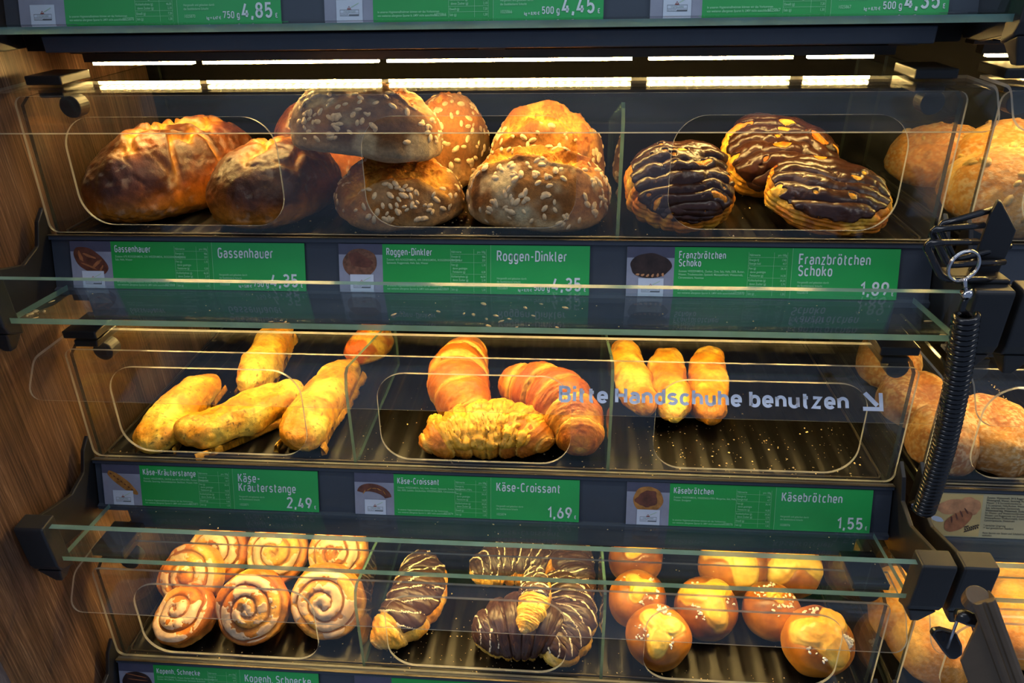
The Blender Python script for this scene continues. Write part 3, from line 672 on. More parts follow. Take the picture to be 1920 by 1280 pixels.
class Print:
    """flat print: letters, rules and shapes in the plane of a card"""
    def __init__(s, z=0.0004): s.b = MB(); s.z = z
    def text(s, t, x, y, size, mi=0, bold=0.0, sx=0.82, align='LEFT', space=1.0):
        v, f = text_geo(t, size, bold, sx, align, space); s.b.add([(x+a, y+c, s.z) for a, c in v], f, mi)
    def sign(s, word, x, y, cap, mi=0, align='LEFT', width=None, **k):
        v, f, wd = stroke_text(word, cap, **k); q = 1.0 if not width else width/wd; x0 = x-wd*q if align == 'RIGHT' else x
        s.b.add([(x0+a*q, y+c, s.z) for a, c in v], f, mi); return wd*q
    def rect(s, x0, x1, y0, y1, mi=0, z=0): s.b.add([(x0, y0, s.z+z), (x1, y0, s.z+z), (x1, y1, s.z+z), (x0, y1, s.z+z)], [(0, 1, 2, 3)], mi)
    def poly(s, pts, mi=0, z=0): s.b.add([(x, y, s.z+z) for x, y in pts], [tuple(range(len(pts)))], mi)
    def build(s, name, mats, parent): 
        me = bpy.data.meshes.new(name); me.from_pydata(s.b.v, [], s.b.f); me.polygons.foreach_set('material_index', s.b.m); me.update()
        return link_mesh(name, me, mats, parent)

def ellipse(cx, cy, a, b, rot=0, n=28, wob=0.0, seed=1):
    rng = random.Random(seed); ph = [rng.uniform(0, 6.28) for _ in range(3)]; R = math.radians(rot); out = []
    for k in range(n):
        t = 2*math.pi*k/n; w_ = 1+wob*(math.sin(3*t+ph[0])+0.7*math.sin(5*t+ph[1])+0.5*math.sin(8*t+ph[2]))
        x, y = a*math.cos(t)*w_, b*math.sin(t)*w_; out.append((cx+x*math.cos(R)-y*math.sin(R), cy+x*math.sin(R)+y*math.cos(R)))
    return out
PHI = math.acos(0.311)

def picture(root, kind, w_, h):
    p = Print(0.0007)
    p.rect(0, w_, 0, h*0.78, 0); p.rect(0, w_, h*0.78, h, 1)
    cx, cy = w_*0.5, h*0.60; s = w_/0.047
    if kind == 'loaf':
        p.poly(ellipse(cx-0.001, cy-0.001, 0.0215*s, 0.012*s, -32, 36, 0.02), 2, 0.0002)
        for dx, dy, a, b_, r in ((-0.012, 0.004, 0.006, 0.002, -70), (-0.002, 0.0045, 0.008, 0.0014, -20), (0.006, -0.004, 0.007, 0.0018, 40), (-0.003, -0.0065, 0.009, 0.001, -22), (0.011, -0.009, 0.004, 0.0012, 60)):
            p.poly(ellipse(cx+dx*s, cy+dy*s, a*s, b_*s, r, 16, 0.12, int(a*9e3)), 3, 0.0004)
        m = ['pic1', 'pic6']
    elif kind == 'seeded':
        p.poly(ellipse(cx-0.001, cy, 0.0185*s, 0.0155*s, 10, 36, 0.015), 2, 0.0002)
        p.poly(ellipse(cx-0.001, cy+0.003*s, 0.013*s, 0.007*s, -20, 24, 0.1), 3, 0.0004); m = ['pic5', 'pic1']
    elif kind == 'choc':
        p.poly(ellipse(cx, cy+0.001, 0.0205*s, 0.0125*s, 0, 40, 0.025, 4), 2, 0.0002)
        for k in range(6): p.poly(ellipse(cx+(k-2.5)*0.005*s, cy-0.009*s+0.0005*abs(k-2.5), 0.002, 0.0012, 20*k, 12, 0.1, k), 3, 0.0004)
        m = ['pic3', 'pic4']
    elif kind == 'stick':
        p.poly(ellipse(cx+0.001, cy-0.002, 0.0225*s, 0.0058*s, -38, 36, 0.03, 7), 2, 0.0002)
        for k in range(7): p.poly(ellipse(cx+(k-3)*0.0042*s, cy-0.002-(k-3)*0.0033*s+0.001, 0.0016, 0.0008, -38, 10, 0.1, k), 3, 0.0004)
        m = ['pic2', 'pic1']
    elif kind == 'croissant':
        top = [(math.cos(t), math.sin(t)) for t in np.linspace(math.pi*0.98, 0.02*math.pi, 24)]
        pts = [(cx+x*0.0205*s, cy-0.006*s+y*0.0135*s-0.003*s*x) for x, y in top]+[(cx+x*0.0125*s, cy-0.0075*s+y*0.0045*s-0.003*s*x) for x, y in reversed(top)]
        p.poly(pts, 2, 0.0002)
        for k in range(5): p.poly(ellipse(cx+(k-2)*0.006*s, cy+0.002*s-0.0012*s*(k-2)**2, 0.0032, 0.0006, 62-k*30, 12, 0.1, k), 3, 0.0004)
        m = ['pic1', 'pic2']
    elif kind == 'bun':
        p.poly(ellipse(cx, cy, 0.0165*s, 0.0155*s, 0, 36, 0.02, 3), 2, 0.0002); p.poly(ellipse(cx-0.001, cy+0.001, 0.012*s, 0.0095*s, 15, 30, 0.09, 6), 3, 0.0004); m = ['pic2', 'pic1']
    elif kind == 'snail':
        p.poly(ellipse(cx, cy-0.006, 0.02*s, 0.0155*s, 0, 36, 0.015, 3), 2, 0.0002)
        for k, (a, b_) in enumerate(((0.015, 0.0006), (0.013, 0.0007), (0.014, 0.0006), (0.010, 0.0008))): p.poly(ellipse(cx+0.001*k, cy+0.004*s-0.006*s*k, a*s, b_*s, -10+6*k, 20, 0.1, k), 3, 0.0004)
        m = ['pic3', 'pic6']
    else:
        p.rect(cx-0.008*s, cx+0.008*s, cy-0.006*s, h*0.99, 2, 0.0002)
        for k in range(14): p.poly(ellipse(cx+(-0.006+0.0024*(k % 6))*s, cy+(-0.002+0.005*(k//6))*s, 0.0007, 0.0005, 30*k, 8), 3, 0.0004)
        m = ['pic5', 'pic4']
    p.build('product_picture', [MAT['picgrey'], MAT['picdark'], MAT[m[0]], MAT[m[1]]], root)
    # the maker's little white card standing in the picture
    q = Print(0.0014); x0, x1 = w_*0.25, w_*0.79; y1 = h*0.37; q.rect(x0, x1, 0.0004, y1, 0)
    mx = (x0+x1)/2; bw = (x1-x0)*0.36; by0, by1 = y1*0.24, y1*0.54; t = 0.00028
    for r_ in ((mx-bw, mx+bw, by0, by0+t), (mx-bw, mx+bw, by1-t, by1), (mx-bw, mx-bw+t, by0, by1), (mx+bw-t, mx+bw, by0, by1)): q.rect(*r_, 1, 0.0002)
    q.rect(mx-bw, mx+bw, by0+(by1-by0)*0.44, by0+(by1-by0)*0.44+t*0.7, 1, 0.0002)
    q.text('STADTBÄCKEREI', mx, by0+(by1-by0)*0.53, (by1-by0)*0.44, 2, 0.01, 0.86*bw*2/((by1-by0)*0.44*10.2), 'CENTER')
    q.text('SCHACHT', mx-bw*0.92, by0+(by1-by0)*0.11, (by1-by0)*0.36, 1, 0.015, 0.8)
    q.rect(mx-bw*0.05, mx+bw, by0, by0+(by1-by0)*0.24, 1, 0.0003)
    for sg in (-1, 1): q.poly([(mx-bw*0.03+sg*bw*0.24, by1), (mx-bw*0.03+sg*bw*0.17, by1), (mx-bw*0.03, by1+y1*0.14), (mx-bw*0.03, by1+y1*0.175)][::sg], 3, 0.0002)
    q.rect(mx-bw*0.16, mx+bw*0.10, by1, by1+y1*0.06, 3, 0.0002)
    for k in range(4): q.poly(ellipse(mx+bw*(0.28+0.2*k), by1+y1*(0.13+0.05*k), bw*0.15, y1*0.018, 28, 12), 4, 0.0002)
    q.build('maker_card', [MAT['card'], MAT['logogrey'], MAT['logogreen'], MAT['logored'], MAT['leaf']], root)

NUTR = ['Nährwerte', 'Energie kJ', 'Energie kcal', 'Fett (g)', '  davon gesättigte', '  Fettsäuren (g)', 'Kohlenhydrate (g)', '  davon Zucker (g)', 'Eiweiß (g)', 'Salz (g)']
def price_label(tier, x, wd, name1, name2, ingr, vals, num, price, weight, kind, label, hgt=0.0522):
    Y, Z = TIER[tier]; root = empty('price_label', (x, Y-0.0207, Z-0.0555), (PHI, 0, 0), label, 'price label', 'green price labels')
    pw = wd*0.178; b = MB(); b.box(0, pw, 0, hgt, -0.0004, 0.0004); b.build('paper_strip', MAT['card'], root)
    spl = wd*0.612
    g = MB(); g.box(pw, spl, 0, hgt, -0.0004, 0.0006, 0); g.box(spl, wd, 0, hgt, -0.0004, 0.0007, 1); g.build('green_card', [MAT['green'], MAT['green2']], root)
    picture(root, kind, pw, hgt)
    p = Print(0.0012); tx = pw+0.0045
    for i, n in enumerate(name1): p.sign(n, tx, hgt-0.0120-0.0082*i, 0.0080, 0, t=0.145, sx=0.80)
    yi = hgt-0.0175-0.0085*(len(name1)-1)
    for i, n in enumerate(ingr): p.text(n, tx, yi-0.0034*i, 0.0032, 1, 0.012, 0.82)
    p.text('In unseren Hygienemaßnahmen können wir das Vorkommen', tx, 0.0068, 0.0031, 1, 0.01, 0.80)
    p.text('von weiteren allergenen Spuren lt. LMIV nicht ausschließen', tx, 0.0034, 0.0031, 1, 0.01, 0.80)
    tb0, tb1, tbm = wd*0.452, wd*0.594, wd*0.545
    p.text(num, tb0-0.0022, 0.0034, 0.0042, 1, 0.008, 0.8, 'RIGHT')
    ys = [0.0485-0.0045*i for i in range(10)]; gaps = [0, 1, 1, 2, 2, 2, 3, 3, 4, 5]
    for i, n in enumerate(NUTR):
        yy = hgt-0.0085-0.0037*i-0.0014*gaps[i]
        p.text(n, tb0+0.0008, yy, 0.0033, 1, 0.01, 0.74)
        if vals[i]: p.text(vals[i], tb1-0.0008, yy, 0.0033, 1, 0.01, 0.74, 'RIGHT')
        if i and gaps[i] != gaps[i-1]: p.rect(tb0, tb1, yy+0.0036, yy+0.00385, 1)
    ytop, ybot = hgt-0.0045, 0.002
    for xx in (tb0, tbm, tb1): p.rect(xx-0.00012, xx+0.00012, ybot, ytop, 1)
    p.rect(spl-0.0002, spl+0.0001, 0, hgt, 1)
    rx = spl+0.0065
    for i, n in enumerate(name2): p.sign(n, rx, hgt-0.0170-0.0118*i, 0.0115, 0, t=0.14, sx=0.84)
    p.text('Hergestellt und gebacken durch', rx, 0.0160, 0.0031, 1, 0.01, 0.8); p.text('die Stadtbäckerei Schacht', rx, 0.0124, 0.0031, 1, 0.01, 0.8)
    p.text(num, rx, 0.0052, 0.0042, 1, 0.008, 0.8)
    if price: p.sign('€', wd-0.0030, 0.0040, 0.0046, 0, 'RIGHT', t=0.16, sx=0.95)
    if price: p.sign(price, wd-0.0085, 0.0040, 0.0146, 0, 'RIGHT', t=0.155, sx=0.95)
    if weight:
        pl = stroke_text(price, 0.0146, t=0.155, sx=0.95)[2]
        p.sign(weight[1], wd-0.0105-pl, 0.0040, 0.0068, 0, 'RIGHT', t=0.15, sx=0.9); p.text(weight[0], wd-0.0125-pl-stroke_text(weight[1], 0.0068, t=0.15, sx=0.9)[2], 0.0034, 0.0040, 0, 0.012, 0.8, 'RIGHT')
    p.build('lettering', [MAT['white'], MAT['pale']], root)
    return root

# ---- one tier of one cabinet
def corrugated(name, x0, x1, y0, y1, z, parent, m_, pitch=0.0285, amp=0.0028):
    nx = int((x1-x0)/pitch*14); V = []; F = []
    ys = [y0, y0+0.018, y0+0.026, y1]
    for j, yy in enumerate(ys):
        for i in range(nx+1):
            xx = x0+(x1-x0)*i/nx; t = (xx-x0)/pitch*2*math.pi; hgt = amp*(0.5+0.5*math.tanh(2.2*math.cos(t)))*(0 if j < 2 else 1)
            V.append((xx, yy, z+hgt))
    for j in range(len(ys)-1):
        for i in range(nx):
            a = j*(nx+1)+i; F.append((a, a+1, a+nx+2, a+nx+1))
    me = bpy.data.meshes.new(name); me.from_pydata(V, [], F); me.update()
    return link_mesh(name, me, m_, parent, True)

def build_tier(t, x0, Wd, main, where):
    Y, Z = TIER[t]; nm = TNAME[t]; bk = BACK-Y-0.002
    sh = empty('display_shelf', (x0, Y, Z), label=f'dark {nm} tier of the bread cabinet {where}', cat='shelf')
    b = MB(); b.box(0, Wd, 0.0015, bk, -0.082, -0.030); b.build('shelf_deck', MAT['under'], sh)
    b = MB(); b.box(0.030, Wd-0.030, -0.014, -0.0045, -0.0822 if t == 0 else -0.099, -0.066); b.build('front_beam', MAT['rail'], sh, bevel=0.0015)
    b = MB(); b.prism([(-0.005, 0.0), (-0.006, -0.004), (-0.0022, -0.0055), (-0.0180, -0.0560), (-0.0228, -0.0575), (-0.0222, -0.0635), (0.0010, -0.0635), (0.0010, 0.0)], 0.0, Wd)
    b.build('label_rail', MAT['rail'], sh)
    b = MB(); b.box(0.0, Wd, -0.0068, -0.0030, 0.0002, 0.0016); b.build('rail_trim', MAT['rimmetal'], sh, bevel=0.0006)
    # glass ledge with its lip, arms and end caps
    lg = empty('glass_ledge', (x0, Y, Z-(0.0047 if t == 0 else 0)), label=f'clear glass ledge with upright lip below the {nm} price rail {where}', cat='glass ledge')
    b = MB(); sheet(b, (-0.0268, -0.0555), (-0.120, -0.0505), -0.006, 0.020, Wd-0.020, True); b.build('glass_shelf', [MAT['glass'], MAT['gedge']], lg)
    b = MB(); sheet(b, (-0.1165, -0.0440), (-0.1215, -0.0020), -0.006, 0.018, Wd-0.018, True); b.build('front_lip', [MAT['glass'], MAT['gedge']], lg)
    for sx, (xa, xb) in ((0, (-0.0065, -0.0015)), (1, (Wd+0.0015, Wd+0.0065))):
        b = MB(); b.prism([(0.004, 0.030), (-0.010, 0.018), (-0.022, -0.006), (-0.050, -0.016), (-0.1130, 0.0000), (-0.1130, -0.056), (-0.030, -0.074), (0.004, -0.074)], xa, xb)
        b.build('side_arm', MAT['black'], lg, bevel=0.001)
    for (xa, xb) in ((-0.012, 0.0215), (Wd-0.0215, Wd+0.012)):
        b = MB(); b.prism([(-0.128, 0.0040), (-0.1305, 0.0020), (-0.1300, -0.0500), (-0.1260, -0.0600), (-0.108, -0.0680), (-0.108, 0.0060)], xa, xb)
        ec = b.build('end_cap', MAT['cap'], lg, bevel=0.0022, seg=3)
        b = MB(); xm = (xa+xb)/2; b.add([(xa+0.003, -0.127, -0.060), (xb-0.003, -0.127, -0.060), (xb-0.003, -0.108, -0.067), (xa+0.003, -0.108, -0.067), (xm-0.004, -0.119, -0.084), (xm+0.004, -0.119, -0.084), (xm+0.004, -0.110, -0.084), (xm-0.004, -0.110, -0.084)],
                        [(0, 1, 5, 4), (1, 2, 6, 5), (2, 3, 7, 6), (3, 0, 4, 7), (4, 5, 6, 7), (3, 2, 1, 0)]); b.build('cap_tip', MAT['cap'], ec, bevel=0.0015)
    if t == 0: return
    # coated tray
    tr = empty('baking_tray', (x0, Y, Z), label=f'black ribbed baking tray lining the {nm} tier {where}', cat='tray')
    corrugated('ribbed_bed', 0.006, Wd-0.006, 0.008, bk-0.003, -0.0095, tr, MAT['tray'])
    b = MB(); b.tube([(0.0075, bk-0.003, 0.000), (0.0075, 0.018, -0.0015), (0.0115, 0.0115, -0.0018), (Wd-0.0115, 0.0115, -0.0018), (Wd-0.0075, 0.018, -0.0015), (Wd-0.0075, bk-0.003, 0.000)], 0.0015, 8); b.build('tray_rim', MAT['rimmetal'], tr, True)
    # front pane with hand openings
    ho = [(0.0435, 0.2735), (0.3625, 0.584), (0.678, 0.905)] if main else [(0.045, 0.275), (0.345, 0.575)]
    fp = holed_panel('front_pane', rounded(0.0, Wd, 0.0022, 0.1465, 0.010, 5), [rounded(a, c, 0.0115, 0.1255, 0.034) for a, c in ho], 0.0034, None, (x0, Y, Z))
    fp.rotation_euler = (-math.atan(TILT), 0, 0)
    tag(fp, f'clear acrylic front pane with rounded hand openings on the {nm} tier {where}', 'front pane')
    # side panes and dividers
    for xa, sd in ((0.0005, 'beginning'), (Wd-0.0045, 'end')):
        b = MB(); poly = [(0.0085, -0.0075), (0.0180, 0.136), (0.030, 0.143), (bk-0.005, 0.143), (bk-0.005, -0.0075)]
        b.prism(poly, xa, xa+0.004, 0, 1, 0); o = b.build('side_pane', [MAT['divglass'], MAT['darkedge']], None, loc=(x0, Y, Z))
        tag(o, f'upright clear side pane at the {sd} of the {nm} tier {where}', 'side pane')
    for k, xd in enumerate(DIV if main else (0.315,)):
        if main and t == 1 and k == 0: continue       # the seeded loaves lie across this place
        b = MB(); poly = [(0.0098, -0.0062), (0.0150, 0.098+0.014*k), (0.0215, 0.116+0.014*k), (0.030, 0.120+0.014*k), (0.255, 0.072), (0.255, -0.0062)]
        b.prism(poly, xd-0.0018, xd+0.0018, 0, 1, 0); o = b.build('divider', [MAT['divglass'], MAT['divedge']], None, loc=(x0, Y, Z))
        tag(o, f'clear divider {"after the first" if k == 0 else "before the last"} compartment of the {nm} tier {where}', 'divider')
    # lid
    a0, a1 = LIDX[t] if main else (0.0, 0.0)
    ld = empty('flip_lid', (x0, Y, Z), label=('clear flip lid printed with pale blue words, middle tier' if main and t == 2 else f'clear bent flip lid over the {nm} tier {where}'), cat='lid')
    lid_mesh('lid_sheet', LIDP[t], a0-0.001, Wd+a1+0.001, ld)
    (hy, hz), (by, bz), _ = LIDP[t]
    for xa in (0.006, Wd-0.046):
        b = MB(); b.box(xa, xa+0.040, hy-0.030, hy+0.022, hz+0.0005, hz+0.010); b.box(xa+0.006, xa+0.034, hy-0.024, hy+0.018, hz-0.013, hz-0.0045)
        hc = b.build('hinge_clamp', MAT['black'], ld, bevel=0.0015)
        b = MB(); b.cyl((xa+0.030, hy-0.014, hz-0.024), (xa+0.030, hy+0.004, hz-0.024), 0.012, 24); b.build('hinge_knob', MAT['cap'], hc, bevel=0.001)
    # light bar
    lb = empty('light_bar', (x0, Y, Z), label=f'warm light bar under the shelf above the {nm} tier {where}', cat='light bar')
    yc, zc = {1: (0.118, 0.1630), 2: (0.118, 0.1775), 3: (0.091, 0.1770)}[t]; top_ = {1: 0.1862, 2: 0.1882, 3: 0.1814}[t]
    xs = ((0.030, 0.148), (0.160, 0.362), (0.372, 0.642), (0.660, 0.812), (0.828, Wd-0.055)) if main else ((0.03, 0.30), (0.315, Wd-0.03))
    for xa, xb in xs:
        b = MB(); b.box(xa, xb, yc-0.0040, yc+0.0040, zc, zc+0.0034); b.build('glowing_strip', MAT['led'], lb)
    hz_ = zc+0.0036; ht = min(hz_+0.009, top_-0.0002); b = MB(); b.box(0.022, Wd-0.035, yc-0.007, yc+0.007, hz_, ht); bh = b.build('bar_housing', MAT['black'], lb)
    if t == 1:
        for xa in (0.010, Wd*0.5, Wd-0.045):
            b = MB(); b.box(xa, xa+0.030, yc-0.010, yc+0.010, ht+0.0002, top_); b.build('mounting_clip', MAT['black'], bh, bevel=0.001)
    return ld

WL, WN = 'beside the wooden wall', 'of the next cabinet'
LIDS = {}
for t in (0, 1, 2, 3):
    LIDS[t] = build_tier(t, 0.0, W, True, WL)
    build_tier(t, NX, NW, False, WN)
# body below the lower tier
Y3, Z3 = TIER[3]
for x0, wd, s in ((0.0, W, WL), (NX, NW, WN)):
    b = MB(); b.box(x0, x0+wd, Y3-0.003, BACK-0.002, -0.74, Z3-0.0835); o = b.build('cabinet_base', MAT['under'], None, bevel=0.002)
    tag(o, f'plain dark base carrying the lowest tier {s}', 'cabinet base')

# notice on the middle lid
(hy, hz), (by, bz), (ly, lz) = LIDP[2]
dn = math.hypot(by-ly, bz-lz); uy, uz = (by-ly)/dn, (bz-lz)/dn
pr = Print(0.0002)
pr.sign('Bitte Handschuhe benutzen', 0, 0, 0.0172, 0, width=0.287, t=0.19, gap=0.10, wl=0.42, wu=0.50)
ax = 0.301; s_ = 0.0185
pr.poly([(ax+0.000, s_*0.86), (ax+0.0035, s_*1.0), (ax+0.0150, s_*0.35), (ax+0.0118, s_*0.18)], 0)
pr.poly([(ax+0.0152, s_*0.95), (ax+0.0190, s_*0.95), (ax+0.0190, -0.0005), (ax+0.0152, 0.003)], 0)
pr.poly([(ax+0.0190, -0.0005), (ax+0.0152, 0.0035), (ax-0.0005, 0.0035), (ax-0.0005, -0.0005)], 0)
nt_ = pr.build('lettering', MAT['lilac'], LIDS[2])
off = 0.012
nt_.location = (0.5705, ly+uy*off-uz*0.0002-0.0, lz+uz*off+uy*0.0002); nt_.rotation_euler = (math.atan2(uz, uy), 0, 0)

V0 = ['pro 100g', '986', '233', '1,10', '', '0,30', '46,00', '2,10', '7,20', '1,30']
V1 = ['pro 100g', '1745', '417', '24,10', '', '14,30', '39,20', '3,70', '9,40', '1,50']
I1 = ['Zutaten: 67% ROGGENMEHL, 23% WEIZENMEHL, ROGGENSAUERTEIG,', 'Salz, Hefe, Wasser']
I2 = ['Zutaten: 45% ROGGENMEHL, 43% DINKELMEHL, ROGGENSAUERTEIG,', 'Speisesalz, Roggenmalz, Hefe, Salz, Wasser']
I3 = ['Zutaten: WEIZENMEHL, Zucker, Zimt, Salz, Hefe, EIER, Butter,', 'Wasser, Traubenzucker, Speiseöl, Maisquellmehl, Weizenmalz,', 'Citronensäure, Nussmus']
I4 = ['Zutaten: WEIZENMEHL, SAHNE (aus MILCHPULVER), Zucker, Schnittlauch,', 'Petersilie, Sauerteig, Röstzwiebelpulver, Basilikum, Wasser, Hefe']
I5 = ['Zutaten: WEIZENMEHL, Fett, Hefe, Wasser, Speisesalz, Zucker, WEIZENGLUTEN,', 'Salz, EIER, Lezithin, Gouda-Käse, WEIZENKLEBER, Citronensäure']
I6 = ['Zutaten: WEIZENMEHL, WEIZENGLUTEN, Margarine, Salz, Hefe,', 'Wasser, Emulgator']
I7 = ['Zutaten: WEIZENMEHL, Wasser, Zucker, EIER, Margarine, Butter, Hefe', 'Zutaten: MALZMEHL, Traubenzucker, Speisesalz, Backmittel']
price_label(1, 0.023, 0.268, ['Gassenhauer'], ['Gassenhauer'], I1, V0, '1025868', '4,35', ('kg = 5,80 €', '750 g'), 'loaf', 'green price label picturing an oval brown loaf, under the dark round loaves')
price_label(1, 0.329, 0.271, ['Roggen-Dinkler'], ['Roggen-Dinkler'], I2, V0, '1025869', '4,35', ('kg = 8,70 €', '500 g'), 'seeded', 'green price label picturing a round seeded loaf, under the oat-crusted loaves')
price_label(1, 0.639, 0.277, ['Franzbrötchen', 'Schoko'], ['Franzbrötchen', 'Schoko'], I3, V1, '1025870', '1,89', None, 'choc', 'green price label reading 1,89 under the chocolate-glazed pastries')
price_label(2, 0.010, 0.272, ['Käse-Kräuterstange'], ['Käse-', 'Kräuterstange'], I4, V1, '1025871', '2,49', None, 'stick', 'green price label reading 2,49 under the cheese herb sticks')
price_label(2, 0.327, 0.269, ['Käse-Croissant'], ['Käse-Croissant'], I5, V1, '1025874', '1,69', None, 'croissant', 'green price label reading 1,69 under the cheese croissants')
price_label(2, 0.651, 0.277, ['Käsebrötchen'], ['Käsebrötchen'], I6, V1, '1038076', '1,55', None, 'bun', 'green price label reading 1,55 under the three slim cheese rolls')
price_label(3, 0.001, 0.268, ['Kopenh. Schnecke'], ['Kopenh. Schnecke'], I7, V1, '1025880', '', None, 'snail', 'green price label picturing a dark snail pastry on the lower rail under the iced snails')
price_label(3, 0.316, 0.270, [], [], [], V1, '1025881', '', None, 'croissant', 'green price label on the lower rail under the chocolate croissants, cut off by the frame')
price_label(0, 0.018, 0.272, [], [], I1, V0, '1025870', '4,85', ('kg = 6,47 €', '750 g'), 'block', 'green price label reading 4,85 on the top rail')
price_label(0, 0.334, 0.272, [], [], I2, V0, '1025866', '4,45', ('kg = 8,90 €', '500 g'), 'plainpic', 'green price label reading 4,45 on the top rail')
price_label(0, 0.650, 0.272, [], [], I1, V0, '1025867', '4,35', ('kg = 8,70 €', '500 g'), 'plainpic', 'green price label reading 4,35 on the top rail')

# the other cabinet's paper card
Y2, Z2 = TIER[2]
bc = empty('ingredient_card', (NX+0.012, Y2-0.0207, Z2-0.0555), (PHI, 0, 0), 'beige card with a bread photo and dark small print on the next cabinet', 'ingredient card')
b = MB(); b.box(0, 0.30, 0, 0.0522, -0.0004, 0.0004); b.build('paper_strip', MAT['beige'], bc)
p = Print(0.0007); p.rect(0.001, 0.0555, 0.0012, 0.0512, 0)
p.poly(ellipse(0.024, 0.036, 0.017, 0.009, 10, 30, 0.03, 2), 1, 0.0002); p.poly(ellipse(0.042, 0.037, 0.011, 0.012, 60, 30, 0.05, 5), 1, 0.0003)
p.poly(ellipse(0.031, 0.019, 0.017, 0.0095, 38, 30, 0.03, 3), 2, 0.0004); p.poly(ellipse(0.008, 0.021, 0.0075, 0.003, -15, 20, 0.05, 9), 3, 0.0005)
for k in range(4): p.poly(ellipse(0.024+0.005*k, 0.021+0.0035*k, 0.0042, 0.0009, 100+8*k, 14, 0.1, k), 4, 0.0006)
for k in range(16): p.poly(ellipse(0.040+0.0022*(k % 7), 0.007+0.0028*(k//7)+0.0009*(k % 7), 0.0016, 0.0007, 35+11*k, 10, 0.1, k), 5, 0.0006)
p.build('product_picture', [MAT['beigepic'], MAT['pic4'], MAT['pic6'], MAT['card'], MAT['pic1'], MAT['pic3']], bc)
p = Print(0.0008)
for i, s in enumerate(['Zutaten: Weizenmehl, 24 % Roggenmehl,', 'Weizengrieß, Wasser, Sauerteig, Roggenmehl,', 'Wasser, 2 % Sonnenblumenkerne,', '2 % Leinsamen, Haferflocken, Wasser, Hefe,', 'Salz, teilentspelzter Gerstenmalz,', 'Weizensauerteig, Weizenmalz, Zucker,', 'für Wasser- und Weizenmischbrotanteile von', 'Weizen- und Roggenmalz von Sonnenblumen-', 'Weizenpflanzen (Vollkornmehl), Calcium und', 'Carotinspeiseöle, Dinkelmehl', '', '* tierischer Ursprung', '** laut gesetzlichem Standard', '', 'Kann Spuren von Sesam und Schalenfrüchten', 'enthalten.']):
    if s: p.text(s, 0.0595, 0.0470-0.0030*i, 0.0032, 0, 0.014 if i in (0, 1, 5) else 0.006, 0.86)
p.build('lettering', MAT['ink'], bc)

# ------------------------------------------------------------------ bakery goods
def zf(t): return TIER[t][1]-0.0063
SEG = ((0.0062, 0.3225), (0.3275, 0.6265), (0.6315, 0.9435), (NX+0.0065, NX+0.312), (NX+0.318, NX+NW-0.007))
def things(name, label, cat, group): return empty(name, label=label, cat=cat, group=group)
def pose(o, x, y, z, rx=0, ry=0, rz=0):
    o.rotation_euler = Euler((math.radians(rx), math.radians(ry), math.radians(rz)), 'XYZ'); o.location = (x, y, z)
def rest(o, t, u, v, rx=0, ry=0, rz=0, lift=0.0, zc=None, y=None, order='XYZ'):
    """stand a piece so that its middle lies on the sight line through (u, v): on the tray of tier t, or at depth y"""
    bpy.context.view_layer.update()
    pts = []
    for ch in o.children:
        if ch.type != 'MESH' or ch.get('kind') == 'stuff': continue
        a = np.empty(len(ch.data.vertices)*3, np.float32); ch.data.vertices.foreach_get('co', a); pts.append(a.reshape(-1, 3)[::7])
    R = np.array(Euler((math.radians(rx), math.radians(ry), math.radians(rz)), order).to_matrix())
    Q = np.concatenate(pts)@R.T; lo, hi = Q.min(0), Q.max(0); mid = (lo+hi)/2
    if y is None:
        z0 = zf(t)+lift; c = at(u, v, 2, z0-lo[2]+mid[2])
    else:
        c = at(u, v, 1, y)
    loc = c-mid; lo, hi = lo+loc, hi+loc; cx_ = max((lo[0]+hi[0])/2, 0.05)
    for a_, b_ in SEG:
        if a_-0.02 <= cx_ <= b_+0.02 and hi[0]-lo[0] < b_-a_:
            loc[0] += max(0, a_-lo[0])-max(0, hi[0]-b_); break
    loc[1] += max(0, TIER[t][0]+0.0125-lo[1]); lo, hi = lo-loc, hi-loc
    o.rotation_mode = order; o.location = loc; o.rotation_euler = Euler((math.radians(rx), math.radians(ry), math.radians(rz)), order)
    bb = loc+lo, loc+hi
    print('REST %-16s x %.3f..%.3f y %.3f..%.3f z %.3f..%.3f  floor %.3f back %.3f' % (o.name, bb[0][0], bb[1][0], bb[0][1], bb[1][1], bb[0][2], bb[1][2], zf(t), BACK))
    return o

def fit(o, x0, x1, yf, z0, z1, rx=0, ry=0, rz=0, order='XYZ'):
    """scale a piece to the given width and height and set it down with its front at yf and its foot at z0"""
    pts = []
    for ch in o.children:
        if ch.type != 'MESH' or ch.get('kind') == 'stuff': continue
        a = np.empty(len(ch.data.vertices)*3, np.float32); ch.data.vertices.foreach_get('co', a); pts.append(a.reshape(-1, 3)[::5])
    Q0 = np.concatenate(pts); R = np.array(Euler((math.radians(rx), math.radians(ry), math.radians(rz)), order).to_matrix()); s = sz = 1.0
    for it in range(6):
        Q = (Q0*np.array([s, s, sz]))@R.T; e = Q.max(0)-Q.min(0); s *= (x1-x0)/e[0]; sz *= (z1-z0)/e[2]
    Q = (Q0*np.array([s, s, sz]))@R.T; lo, hi = Q.min(0), Q.max(0)
    o.rotation_mode = order; o.rotation_euler = Euler((math.radians(rx), math.radians(ry), math.radians(rz)), order); o.scale = (s, s, sz)
    o.location = ((x0+x1)/2-(lo[0]+hi[0])/2, yf-lo[1], z0-lo[2])
    print('FIT %-18s s %.2f sz %.2f y %.3f..%.3f' % (o.name, s, sz, yf, yf+hi[1]-lo[1])); return o

